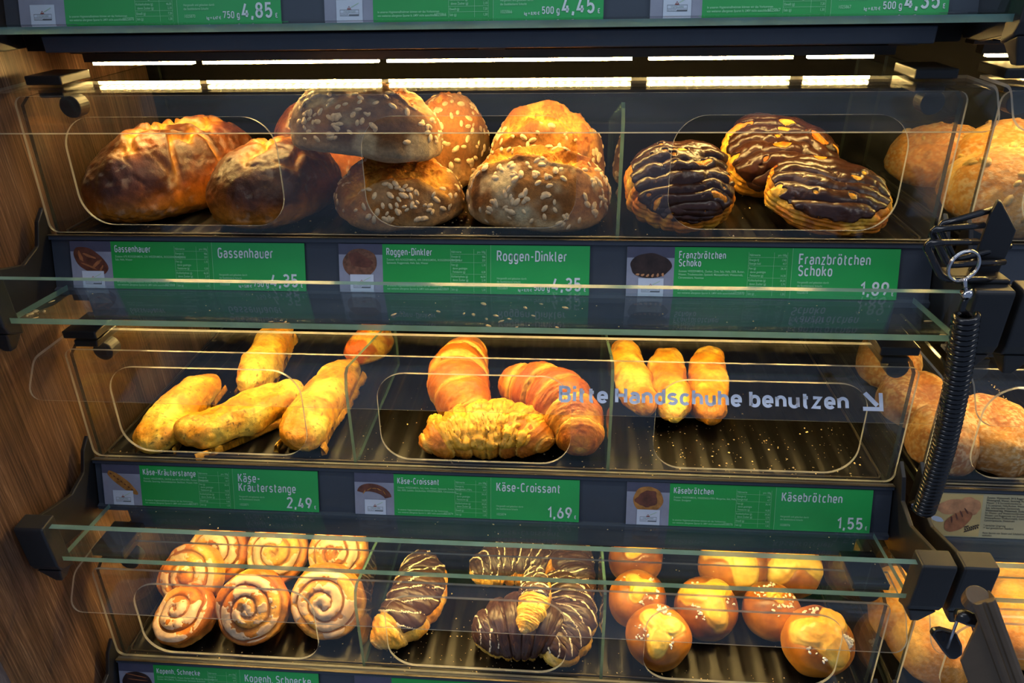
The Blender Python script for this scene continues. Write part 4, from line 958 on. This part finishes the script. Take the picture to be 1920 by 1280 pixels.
G1, G2, G3 = 'brown crusted loaves', 'seeded rye loaves', 'chocolate glazed pastries'
F1 = zf(1)+0.0003
o = things('bread_loaf', 'oval glossy brown loaf with floury end, first in the upper tier by the wooden wall', 'bread', G1)
brown_loaf(o, 11, 0.25, 0.118, 0.10, 0.75, 0.3); fit(o, 0.010, 0.168, 0.080, F1, 0.368, 0, 0, 60)
o = things('bread_loaf', 'brown loaf between the floury oval loaf and the seeded loaves, upper tier', 'bread', G1)
brown_loaf(o, 23, 0.20, 0.135, 0.095, 0.85, 0.3); fit(o, 0.160, 0.294, 0.070, F1, 0.352, 0, 0, 66)
o = things('bread_loaf', 'pale brown loaf at the back, mostly hidden behind the seeded loaf on top', 'bread', G1)
brown_loaf(o, 37, 0.15, 0.08, 0.11, 0.3, 0.6); fit(o, 0.172, 0.312, 0.262, F1, 0.376, 0, 0, 8)
o = things('seeded_loaf', 'oat crusted loaf lying topmost across the other loaves, underside showing', 'bread', G2)
seeded_loaf(o, 41, 0.18, 0.14, 0.095, 210, 0.4, 0.8, (178, 160, 130)); fit(o, 0.262, 0.432, 0.076, 0.330, 0.4205, -9, 4, -8)
o = things('seeded_loaf', 'oat crusted loaf with a rough torn top, under the topmost loaf', 'bread', G2)
seeded_loaf(o, 53, 0.17, 0.165, 0.075, 150, 1.0, 0.25); fit(o, 0.300, 0.454, 0.068, F1, 0.331, 0, 0, 15)
o = things('seeded_loaf', 'grey floured oat crusted loaf in front, next to the chocolate pastries', 'bread', G2)
seeded_loaf(o, 67, 0.178, 0.14, 0.08, 230, 0.6, 1.0); fit(o, 0.459, 0.623, 0.068, F1, 0.345, 0, 0, -12)
o = things('seeded_loaf', 'golden torn loaf standing behind the grey floured loaf', 'bread', G2)
seeded_loaf(o, 71, 0.165, 0.10, 0.10, 150, 1.0, 0.1); fit(o, 0.474, 0.622, 0.205, F1, 0.378, 14, 0, 5)
o = things('seeded_loaf', 'oat crusted loaf at the back between the topmost loaf and the golden torn loaf', 'bread', G2)
seeded_loaf(o, 83, 0.12, 0.10, 0.10, 170, 0.2, 0.2); fit(o, 0.360, 0.470, 0.232, F1, 0.382, 0, 0, 70)

o = things('chocolate_pastry', 'chocolate glazed pastry nearest the divider beside the seeded loaves', 'pastry', G3)
franz(o, 3, 0.062, 0.056, 0.05, 0.8); fit(o, 0.638, 0.758, 0.074, F1, 0.352, 30, 0, 6)
o = things('chocolate_pastry', 'chocolate glazed pastry at the back, overlapped by another one', 'pastry', G3)
franz(o, 8, 0.070, 0.056, 0.05, 0.85); fit(o, 0.765, 0.905, 0.182, F1, 0.358, 28, 4, -10)
o = things('chocolate_pastry', 'chocolate glazed pastry in front with golden striped edge, last of three', 'pastry', G3)
franz(o, 13, 0.068, 0.052, 0.045, 0.65); fit(o, 0.792, 0.926, 0.070, F1, 0.334, 22, 8, -14)

GS = 'cheese herb sticks'
def lay_stick(label, seed, p0, p1, w_, h, lift=0.0, **k):
    o = things('cheese_stick', label, 'pastry', GS); A = at(*p0, 2, zf(2)+0.02+lift); B = at(*p1, 2, zf(2)+0.02+lift)
    stick(o, seed, float(np.linalg.norm((B-A)[:2]))+0.022, w_, h, **k); m_ = (A+B)/2
    pose(o, m_[0], m_[1], zf(2)+lift, 0, 0, math.degrees(math.atan2(B[1]-A[1], B[0]-A[0])))
    print('STICK', label, A.round(3), B.round(3)); return o
lay_stick('yellow cheese stick nearest the wooden wall', 5, (283, 826), (392, 712), 0.060, 0.040, bend=-0.004, tone=0.3)
lay_stick('yellow cheese stick at the back, rising behind the first two', 6, (470, 722), (530, 618), 0.054, 0.046, bend=0.003, tone=0.35)
lay_stick('yellow cheese stick lying aslant in front, second from the wooden wall', 7, (350, 824), (560, 736), 0.064, 0.046, bend=0.006, tone=0.35)
lay_stick('yellow cheese stick leaning along the divider, browned front end', 9, (556, 826), (650, 686), 0.066, 0.044, bend=-0.004, tone=0.38)
lay_stick('orange cheese stick in the far corner by the divider', 10, (680, 668), (706, 612), 0.054, 0.046, tone=0.7, skirt=False)

GC = 'cheese croissants'
F2 = zf(2)+0.0003
o = things('croissant', 'golden croissant lying lengthwise at the back, tip up by the divider', 'croissant', GC); croissant(o, 21, 0.16, 1.25, 0.037, 0.6, 2.6); fit(o, 0.384, 0.482, 0.070, F2, 0.062, 0, 0, 98)
o = things('croissant', 'golden croissant lying aslant with a shiny brown back', 'croissant', GC); croissant(o, 22, 0.13, 1.45, 0.038, 0.75, 2.7); fit(o, 0.486, 0.626, 0.020, F2, 0.068, 0, 0, -52)
o = things('croissant', 'cheese crusted croissant in front of the two others', 'croissant', GC); croissant(o, 24, 0.10, 1.55, 0.036, 0.55, 3.2, True); fit(o, 0.398, 0.566, 0.0125, F2, 0.050, 0, 0, 6)

GK = 'slim cheese rolls'
for lb, sd, p0, p1 in (('slim golden roll closest to the croissants', 31, (1212, 772), (1166, 664)), ('slim golden roll in the middle of three', 32, (1261, 785), (1248, 672)), ('slim golden roll last of three, pale tail to the front', 33, (1330, 790), (1326, 672))):
    o = things('cheese_roll', lb, 'roll', GK); A = at(*p0, 2, zf(2)+0.02); B = at(*p1, 2, zf(2)+0.02)
    stick(o, sd, float(np.linalg.norm(A-B))+0.02, 0.051, 0.051, 0.004, 0.42, 0.5, False, False); m_ = (A+B)/2
    pose(o, m_[0], m_[1], zf(2), 0, 0, math.degrees(math.atan2(A[1]-B[1], A[0]-B[0])))

GN = 'iced snail pastries'
for lb, sd, u, v, y, rx, ry, rz, R_ in (
    ('iced snail pastry low in the front corner by the wooden wall', 61, 325, 1190, -0.052, 22, -8, 0, 0.043),
    ('iced snail pastry with a curled brown rim above the front corner one', 62, 332, 1076, 0.010, 50, -4, 20, 0.046),
    ('iced snail pastry in the middle front, facing forward', 63, 476, 1136, -0.010, 54, 2, 70, 0.049),
    ('iced snail pastry leaning against the first divider of the lower tier', 64, 616, 1128, 0.0, 54, 2, 140, 0.050),
    ('iced snail pastry at the back above the curled one', 65, 412, 1036, 0.075, 44, 0, 200, 0.045),
    ('browned snail pastry at the back in the middle', 66, 522, 1034, 0.085, 46, 2, 250, 0.045),
    ('iced snail pastry at the back near the first lower divider', 68, 634, 1038, 0.090, 46, 0, 300, 0.045)):
    o = things('snail_pastry', lb, 'pastry', GN); snail(o, sd, R_, 0.036); rest(o, 3, u, v, rx, ry, rz, order='ZYX')

GH = 'chocolate croissants'
for lb, sd, u, v, y, rx, ry, rz, R_, sp, rm, br in (
    ('chocolate dipped croissant on its own beside the snails, bare tip in front', 71, 762, 1112, 0.005, 8, 0, -100, 0.10, 1.75, 0.036, 0.42),
    ('chocolate dipped croissant at the back with white streaks', 72, 965, 1050, 0.085, 0, 0, 10, 0.09, 1.5, 0.032, 0.2),
    ('chocolate dipped croissant facing front with long white drips', 73, 976, 1176, -0.018, 24, 0, 6, 0.085, 1.45, 0.039, 0.12),
    ('chocolate dipped croissant by the last lower divider', 74, 1096, 1172, -0.005, 0, 0, -88, 0.09, 1.7, 0.035, 0.12),
    ('croissant with a long bare golden end at the back of the chocolate ones', 75, 1076, 1050, 0.095, 8, 0, 95, 0.11, 1.3, 0.030, 0.75),
    ('croissant with a slim bare tip pointing forward on top of the chocolate ones', 76, 1002, 1124, 0.020, 22, 0, -96, 0.14, 0.75, 0.019, 0.95)):
    o = things('chocolate_croissant', lb, 'croissant', GH); choc_croissant(o, sd, R_, sp, rm, br); rest(o, 3, u, v, rx, ry, rz, lift=0.062 if sd == 76 else 0.0)

GB = 'glossy brown rolls'
for lb, sd, u, v, y, rx, ry, rz, R_, pt, nb in (
    ('glossy brown roll with sugar nibs in the front corner by the divider', 81, 1238, 1215, -0.040, 20, 0, 0, 0.041, 0.95, 34),
    ('large glossy roll with pale top and sugar nibs, last in front', 82, 1548, 1212, -0.035, 26, 4, 60, 0.044, 1.1, 60),
    ('glossy brown roll behind the front corner one', 83, 1196, 1118, 0.030, 14, 0, 30, 0.039, 0.7, 20),
    ('glossy brown roll with flat pale top in the middle of the group', 84, 1324, 1134, 0.028, 16, 0, 90, 0.042, 1.15, 20),
    ('dark brown roll with sugar nibs, between the pale topped roll and the large one', 85, 1448, 1140, 0.020, 6, 0, 120, 0.039, 0.35, 40),
    ('broad glossy roll with flat pale top at the back', 86, 1376, 1052, 0.090, 14, 0, 10, 0.048, 1.2, 0),
    ('glossy roll with pale top at the back, above the large one', 87, 1512, 1062, 0.085, 14, 0, 200, 0.044, 1.15, 12),
    ('glossy roll in the far corner by the divider', 88, 1192, 1040, 0.100, 8, 0, 240, 0.040, 0.8, 0)):
    o = things('glossy_roll', lb, 'roll', GB); bun(o, sd, R_, R_*1.55, pt, nb); rest(o, 3, u, v, rx, ry, rz, order='ZYX')

GP, GR, GQ = 'seeded flat loaves of the next cabinet', 'rye rolls of the next cabinet', 'plain rolls of the next cabinet'
for lb, sd, u, v, y, rx, rz, L_, W_, h_, pk in (
    ('floury flat loaf at the back of the next cabinet', 91, 1752, 288, 0.20, 16, 8, 0.13, 0.09, 0.06, 10),
    ('flat loaf tucked low beside the clear side panes of the next cabinet', 92, 1784, 352, 0.14, 12, 70, 0.13, 0.085, 0.06, 12),
    ('flat loaf with pumpkin seeds reaching out of the frame, upper one', 93, 1905, 292, 0.20, 22, 15, 0.17, 0.11, 0.065, 26),
    ('flat loaf with large pumpkin seeds reaching out of the frame, lower one', 94, 1925, 374, 0.115, 26, 20, 0.14, 0.11, 0.06, 36)):
    o = things('flat_loaf', lb, 'bread', GP); plain_roll(o, sd, L_, W_, h_, 0.5, 0.3, pk); rest(o, 1, u, v, rx, 0, rz)
for lb, sd, u, v, y, rx, rz, L_, W_, h_ in (
    ('floury rye roll at the back of the next cabinet', 101, 1648, 672, 0.24, 8, 70, 0.11, 0.085, 0.06),
    ('floury rye roll second from the back of the next cabinet', 102, 1690, 744, 0.13, 0, 80, 0.11, 0.09, 0.055),
    ('floury rye roll in front behind the coiled cord', 103, 1752, 838, 0.045, 0, 80, 0.10, 0.075, 0.065),
    ('cracked rye roll in front of the ribbed tray of the next cabinet', 104, 1872, 822, 0.055, 6, 70, 0.115, 0.095, 0.062)):
    o = things('rye_roll', lb, 'roll', GR); plain_roll(o, sd, L_, W_, h_, 0.6, 0.6, 0, 1.0, 0.7); rest(o, 2, u, v, rx, 0, rz)
for lb, sd, u, v, y, rx, rz, L_, W_, h_ in (
    ('plain pale roll seen through the side panes of the lower tier', 111, 1668, 1130, 0.020, 4, 75, 0.12, 0.095, 0.07),
    ('plain pale roll in front behind the black pad', 112, 1765, 1222, -0.045, 4, 78, 0.12, 0.10, 0.07),
    ('plain pale roll reaching out of the frame behind the bronze bar', 113, 1925, 1160, 0.0, 8, 50, 0.13, 0.11, 0.075),
    ('plain pale roll at the back of the next lower tier', 114, 1890, 1030, 0.09, 12, 15, 0.15, 0.10, 0.07)):
    o = things('plain_roll', lb, 'roll', GQ); plain_roll(o, sd, L_, W_, h_, 0.25, 0.2, 0, 0.0); rest(o, 3, u, v, rx, 0, rz)

# ------------------------------------------------------------------ crumbs and flakes
def crumbs(name, label, boxes, n, seed, smin=0.0005, smax=0.0016, m_='crumb'):
    rng = random.Random(seed); V = []; F = []
    for k in range(n):
        x0, x1, y0, y1, z = rng.choice(boxes); s = smin+(smax-smin)*rng.random()**3
        x, y = rng.uniform(x0, x1), rng.uniform(y0, y1); o = len(V)
        for a in range(5):
            t = a*1.2566+rng.random()*0.6; V.append((x+s*math.cos(t)*rng.uniform(0.6, 1.2), y+s*math.sin(t)*rng.uniform(0.6, 1.2), z))
        V.append((x, y, z+s*rng.uniform(0.5, 1.1)))
        F += [(o+a, o+(a+1) % 5, o+5) for a in range(5)]; F.append(tuple(o+a for a in reversed(range(5))))
    me = bpy.data.meshes.new(name); me.from_pydata(V, [], F); me.update(); o = link_mesh(name, me, MAT[m_]); tag(o, label, 'crumbs', kind='stuff')
for t in (1, 2, 3):
    Y, Z = TIER[t]
    crumbs('crumbs', f'pale crumbs strewn over the {TNAME[t]} tray', [(0.01, 0.94, Y+0.008, Y+0.035, Z-0.0093), (0.01, 0.94, Y+0.03, Y+0.2, Z-0.0064), (0.33, 0.62, Y+0.02, Y+0.12, Z-0.0066)] + ([(0.66, 0.93, Y+0.01, Y+0.12, Z-0.0064)]*3 if t == 2 else []), 420, 200+t)
crumbs('crumbs', 'bread crumbs in the grooves of the next tray', [(NX+0.11+k*0.0285, NX+0.114+k*0.0285, 0.05, 0.25, -0.009) for k in range(8)], 900, 260, 0.0006, 0.0018)
def ledge_z(t, y): Y, Z = TIER[t]; return Z-0.0505+(y-(Y-0.120))*(-0.0050/0.0932)+0.0002
for t, n, sd in ((1, 90, 1), (2, 160, 2)):
    Y, Z = TIER[t]; rng = random.Random(sd); bx = []
    for k in range(90):
        y = Y-rng.uniform(0.03, 0.116) if t == 1 else Y-0.03-0.08*rng.random()**2; x = rng.uniform(0.03, 0.92); bx.append((x, x+0.001, y, y+0.0005, ledge_z(t, y)))
    crumbs('crumbs', f'fine dust and crumbs on the glass ledge below the {TNAME[t]} rail', bx, n, sd+300, 0.0003, 0.0010)
rng = random.Random(77); seed_mesh = None
def make_flake():
    n = 12; V = [(0, 0, 0.0011)]; F = []
    for k in range(n): a = 2*math.pi*k/n; V.append((0.0042*math.cos(a), 0.0021*math.sin(a)*(1+0.2*math.cos(a)), 0.0004))
    for k in range(n): a = 2*math.pi*k/n; V.append((0.0036*math.cos(a), 0.0017*math.sin(a), 0.0))
    for k in range(n):
        j = (k+1) % n; F += [(0, 1+k, 1+j), (1+k, 1+n+k, 1+n+j, 1+j)]
    F.append(tuple(1+n+k for k in reversed(range(n))))
    me = bpy.data.meshes.new('oat_flake'); me.from_pydata(V, [], F); me.update(); return link_mesh('oat_flake', me, MAT['flake'], None, True)
fl0 = make_flake()
spots = [(738, 590), (822, 584), (870, 588), (888, 590), (912, 598), (930, 592), (955, 598), (1000, 592), (916, 611), (968, 614), (1045, 614), (940, 602), (508, 603), (535, 604), (985, 577), (1015, 570), (907, 570), (1060, 577),
         (18, 586), (24, 592), (30, 588), (37, 583), (42, 590), (46, 585), (52, 589), (28, 582), (66, 596), (83, 584), (64, 565), (1775, 603), (1772, 628)]
for k, (u, v) in enumerate(spots):
    o = fl0 if k == 0 else fl0.copy()
    if k: COL.objects.link(o)
    zt = TIER[1][1]-0.0505+0.003
    p_ = at(u, v, 2, zt); y = min(max(p_[1], TIER[1][0]-0.1155), TIER[1][0]-0.03); z = ledge_z(1, y); p_ = at(u, v, 2, z)
    o.location = (min(max(p_[0], 0.026), 0.924), min(max(p_[1], TIER[1][0]-0.1145), TIER[1][0]-0.03), z); sc = 0.55+0.5*rng.random(); o.scale = (sc, sc, sc); o.rotation_euler = (-0.10, 0, rng.uniform(0, 3.14))
    tag(o, 'loose oat flake lying on the glass ledge below the upper price rail', 'oat flake', 'oat flakes on the upper ledge')

# ------------------------------------------------------------------ tongs holder, cord and bar on the post between the cabinets
rk = empty('tongs_holder', (0.945, -0.075, 0.29), label='black wire tongs holder with dark back plate above the end cap', cat='tongs holder')
def loc(p): return tuple(np.array(p)-np.array((0.945, -0.075, 0.29)))
for pts, y0, y1 in ((((1860, 393), (1766, 420), (1762, 428), (1786, 480), (1796, 486), (1893, 461)), -0.055, -0.050), (((1843, 422), (1752, 430), (1748, 437), (1774, 490), (1782, 497), (1882, 491)), -0.072, -0.062), (((1832, 453), (1742, 455), (1737, 463), (1762, 514), (1774, 523), (1864, 523)), -0.090, -0.075)):
    P_ = []
    for i, (u, v) in enumerate(pts): P_.append(at(u, v, 1, y0 if 0 < i < 5 else y1+0.015))
    q = []
    for i in range(len(P_)-1):
        for k in range(4): q.append(P_[i]+(P_[i+1]-P_[i])*k/4)
    q.append(P_[-1]); b = MB(); b.tube([loc(p) for p in q], 0.0029, 12); b.build('wire_loop', MAT['wire'], rk, True)
pl = [at(u, v, 1, -0.042-0.00004*(v-377)) for u, v in ((1871, 377), (1878, 379), (1906, 432), (1893, 468), (1862, 534), (1822, 538), (1800, 536), (1822, 500), (1856, 404))]
b = MB(); n = len(pl); d_ = np.array([0.0012, 0.005, 0.001]); b.add([loc(p) for p in pl]+[loc(p+d_) for p in pl], [tuple(range(n)), tuple(n+i for i in reversed(range(n)))]+[(i, (i+1) % n, n+(i+1) % n, n+i) for i in range(n)])
b.build('back_plate', MAT['black'], rk, bevel=0.0012)
c0 = at(1792, 540, 1, -0.060); b = MB(); b.box(c0[0]-0.006, 0.962, -0.066, -0.036, TIER[1][1]+0.0095, c0[2]+0.006); ob = b.build('foot_block', MAT['black'], None, bevel=0.002); ob.parent = rk; ob.location = (-0.945, 0.075, -0.29)

kr = empty('key_ring', tuple(at(1808, 499, 1, -0.094)), label='chrome split ring hanging from the wire tongs holder', cat='ring')
b = MB(); c = at(1808, 499, 1, -0.094)
for k, dy in ((0, 0), (1, 0.0016)):
    b.tube([((0.0132)*math.cos(a), dy+0.003*math.cos(a), 0.0132*math.sin(a)) for a in np.linspace(0, 2*math.pi, 40, endpoint=False)], 0.0011, 8, 0, True)
b.build('split_ring', MAT['steel'], kr, True)
top, bot = at(1812, 590, 1, -0.097), at(1732, 958, 1, -0.062)
cc = empty('coiled_cord', tuple(top), label='black coiled tether cord hanging down between the two cabinets', cat='cord')
ax_ = Vector(bot-top); Ln = ax_.length; ax_.normalize(); e1 = ax_.cross(Vector((0, 1, 0))).normalized(); e2 = ax_.cross(e1); turns = 46; N_ = turns*14
pts = []
for k in range(N_+1):
    t = k/N_; a = 2*math.pi*turns*t; sag = 0.004*math.sin(math.pi*t)
    pts.append(ax_*(Ln*t)+(e1*math.cos(a)+e2*math.sin(a))*0.0082+Vector((sag, -0.003*math.sin(math.pi*t), 0)))
b = MB(); b.tube(pts, 0.0030, 8); b.build('coil', MAT['wire'], cc, True)
f0, f1, f2 = (Vector(at(u, v, 1, -0.0965)-top) for u, v in ((1809, 521), (1811, 545), (1814, 556)))
b = MB(); b.tube([f2, Vector(at(1808, 566, 1, -0.097)-top), Vector(at(1803, 580, 1, -0.097)-top), Vector(at(1806, 590, 1, -0.097)-top)+e1*0.003], 0.0026, 10); b.build('cord_lead', MAT['wire'], cc, True)
b = MB(); b.tube([f0, f1], 0.0016, 8); b.tube([f1, f2], 0.0046, 14); b.build('ferrule', MAT['steel'], cc, True)
np_ = at(1712, 945, 1, -0.010)
b = MB(); b.tube([tuple(np_), tuple(np_+np.array([0, -0.006, 0.001]))], 0.0062, 6); b.tube([tuple(np_+np.array([0, -0.004, 0])), tuple(np_+np.array([0, -0.010, 0.001]))], 0.003, 12)
o = b.build('hex_nut', MAT['steel'], None, bevel=0.0006); tag(o, 'small metal nut on the post beside the lower end of the coiled cord', 'nut')

# bronze bar with its clip and pad, low in the corner
yb = -0.205
A, B_ = at(1842, 1121, 1, yb), at(1900, 1280, 1, yb-0.03)
tb = empty('tongs_bar', tuple(A), label='dark bronze ridged bar with black clip and pad, low in the corner', cat='bar')
u_ = (B_-A); u_ /= np.linalg.norm(u_); side = np.cross(u_, np.array([0, 1.0, 0])); side /= np.linalg.norm(side); nrm_ = np.cross(side, u_); nrm_ = nrm_ if nrm_[1] < 0 else -nrm_
side = side if side[0] > 0 else -side
prof = [(-0.034, 0.000), (-0.033, 0.0016), (-0.022, 0.0020), (-0.010, 0.0024), (-0.0092, 0.0050), (-0.0068, 0.0078), (-0.0035, 0.0082), (-0.0022, 0.0064), (0.0000, 0.0066), (0.0012, 0.0088), (0.0048, 0.0088), (0.0078, 0.0062), (0.0092, 0.0020), (0.0092, -0.010), (-0.0085, -0.010), (-0.0095, -0.001), (-0.033, -0.0012)]
ln_ = 0.24; b = MB(); V_ = []
for j, d in enumerate((0.0, ln_)):
    for (s_, h_) in prof: V_.append(u_*(d+(max(0.0, -0.009-s_)*1.3+(0.018 if s_ < -0.0094 else 0) if j == 0 else 0))+side*s_+nrm_*h_)
n = len(prof); b.add(V_, [(i, (i+1) % n, n+(i+1) % n, n+i) for i in range(n)]+[tuple(reversed(range(n))), tuple(n+i for i in range(n))])
b.build('ridged_bar', MAT['bronze'], tb, bevel=0.0006)
k0 = at(1834, 1118, 1, yb+0.004)-A; b = MB(); b.tube([tuple(k0+np.array([0, 0, 0.001])), tuple(k0+np.array([0.001, 0.004, -0.012]))], 0.0100, 24); b.build('end_button', MAT['bronze'], tb, bevel=0.001)
k1, k2 = at(1792, 1152, 1, yb+0.006)-A, at(1828, 1160, 1, yb+0.003)-A; b = MB(); b.tube([tuple(k1), tuple((k1+k2)/2), tuple(k2)], [0.0052, 0.0068, 0.0074], 16); b.build('clip_knob', MAT['wire'], tb, True)
k3, k4 = at(1796, 1160, 1, yb+0.006)-A, at(1776, 1214, 1, yb+0.010)-A; b = MB(); b.tube([tuple(k3), tuple(k4)], 0.0013, 8); b.build('clip_rod', MAT['steel'], tb, True)
pd = [at(u, v, 1, yb+0.014)-A for u, v in ((1752, 1184), (1768, 1182), (1796, 1190), (1806, 1212), (1806, 1228), (1792, 1238), (1780, 1236), (1768, 1222), (1747, 1192))]
b = MB(); n = len(pd); d_ = np.array([0, 0.007, -0.001]); b.add([tuple(p) for p in pd]+[tuple(p+d_) for p in pd], [tuple(range(n)), tuple(n+i for i in reversed(range(n)))]+[(i, (i+1) % n, n+(i+1) % n, n+i) for i in range(n)])
b.build('clip_pad', MAT['wire'], tb, bevel=0.002)
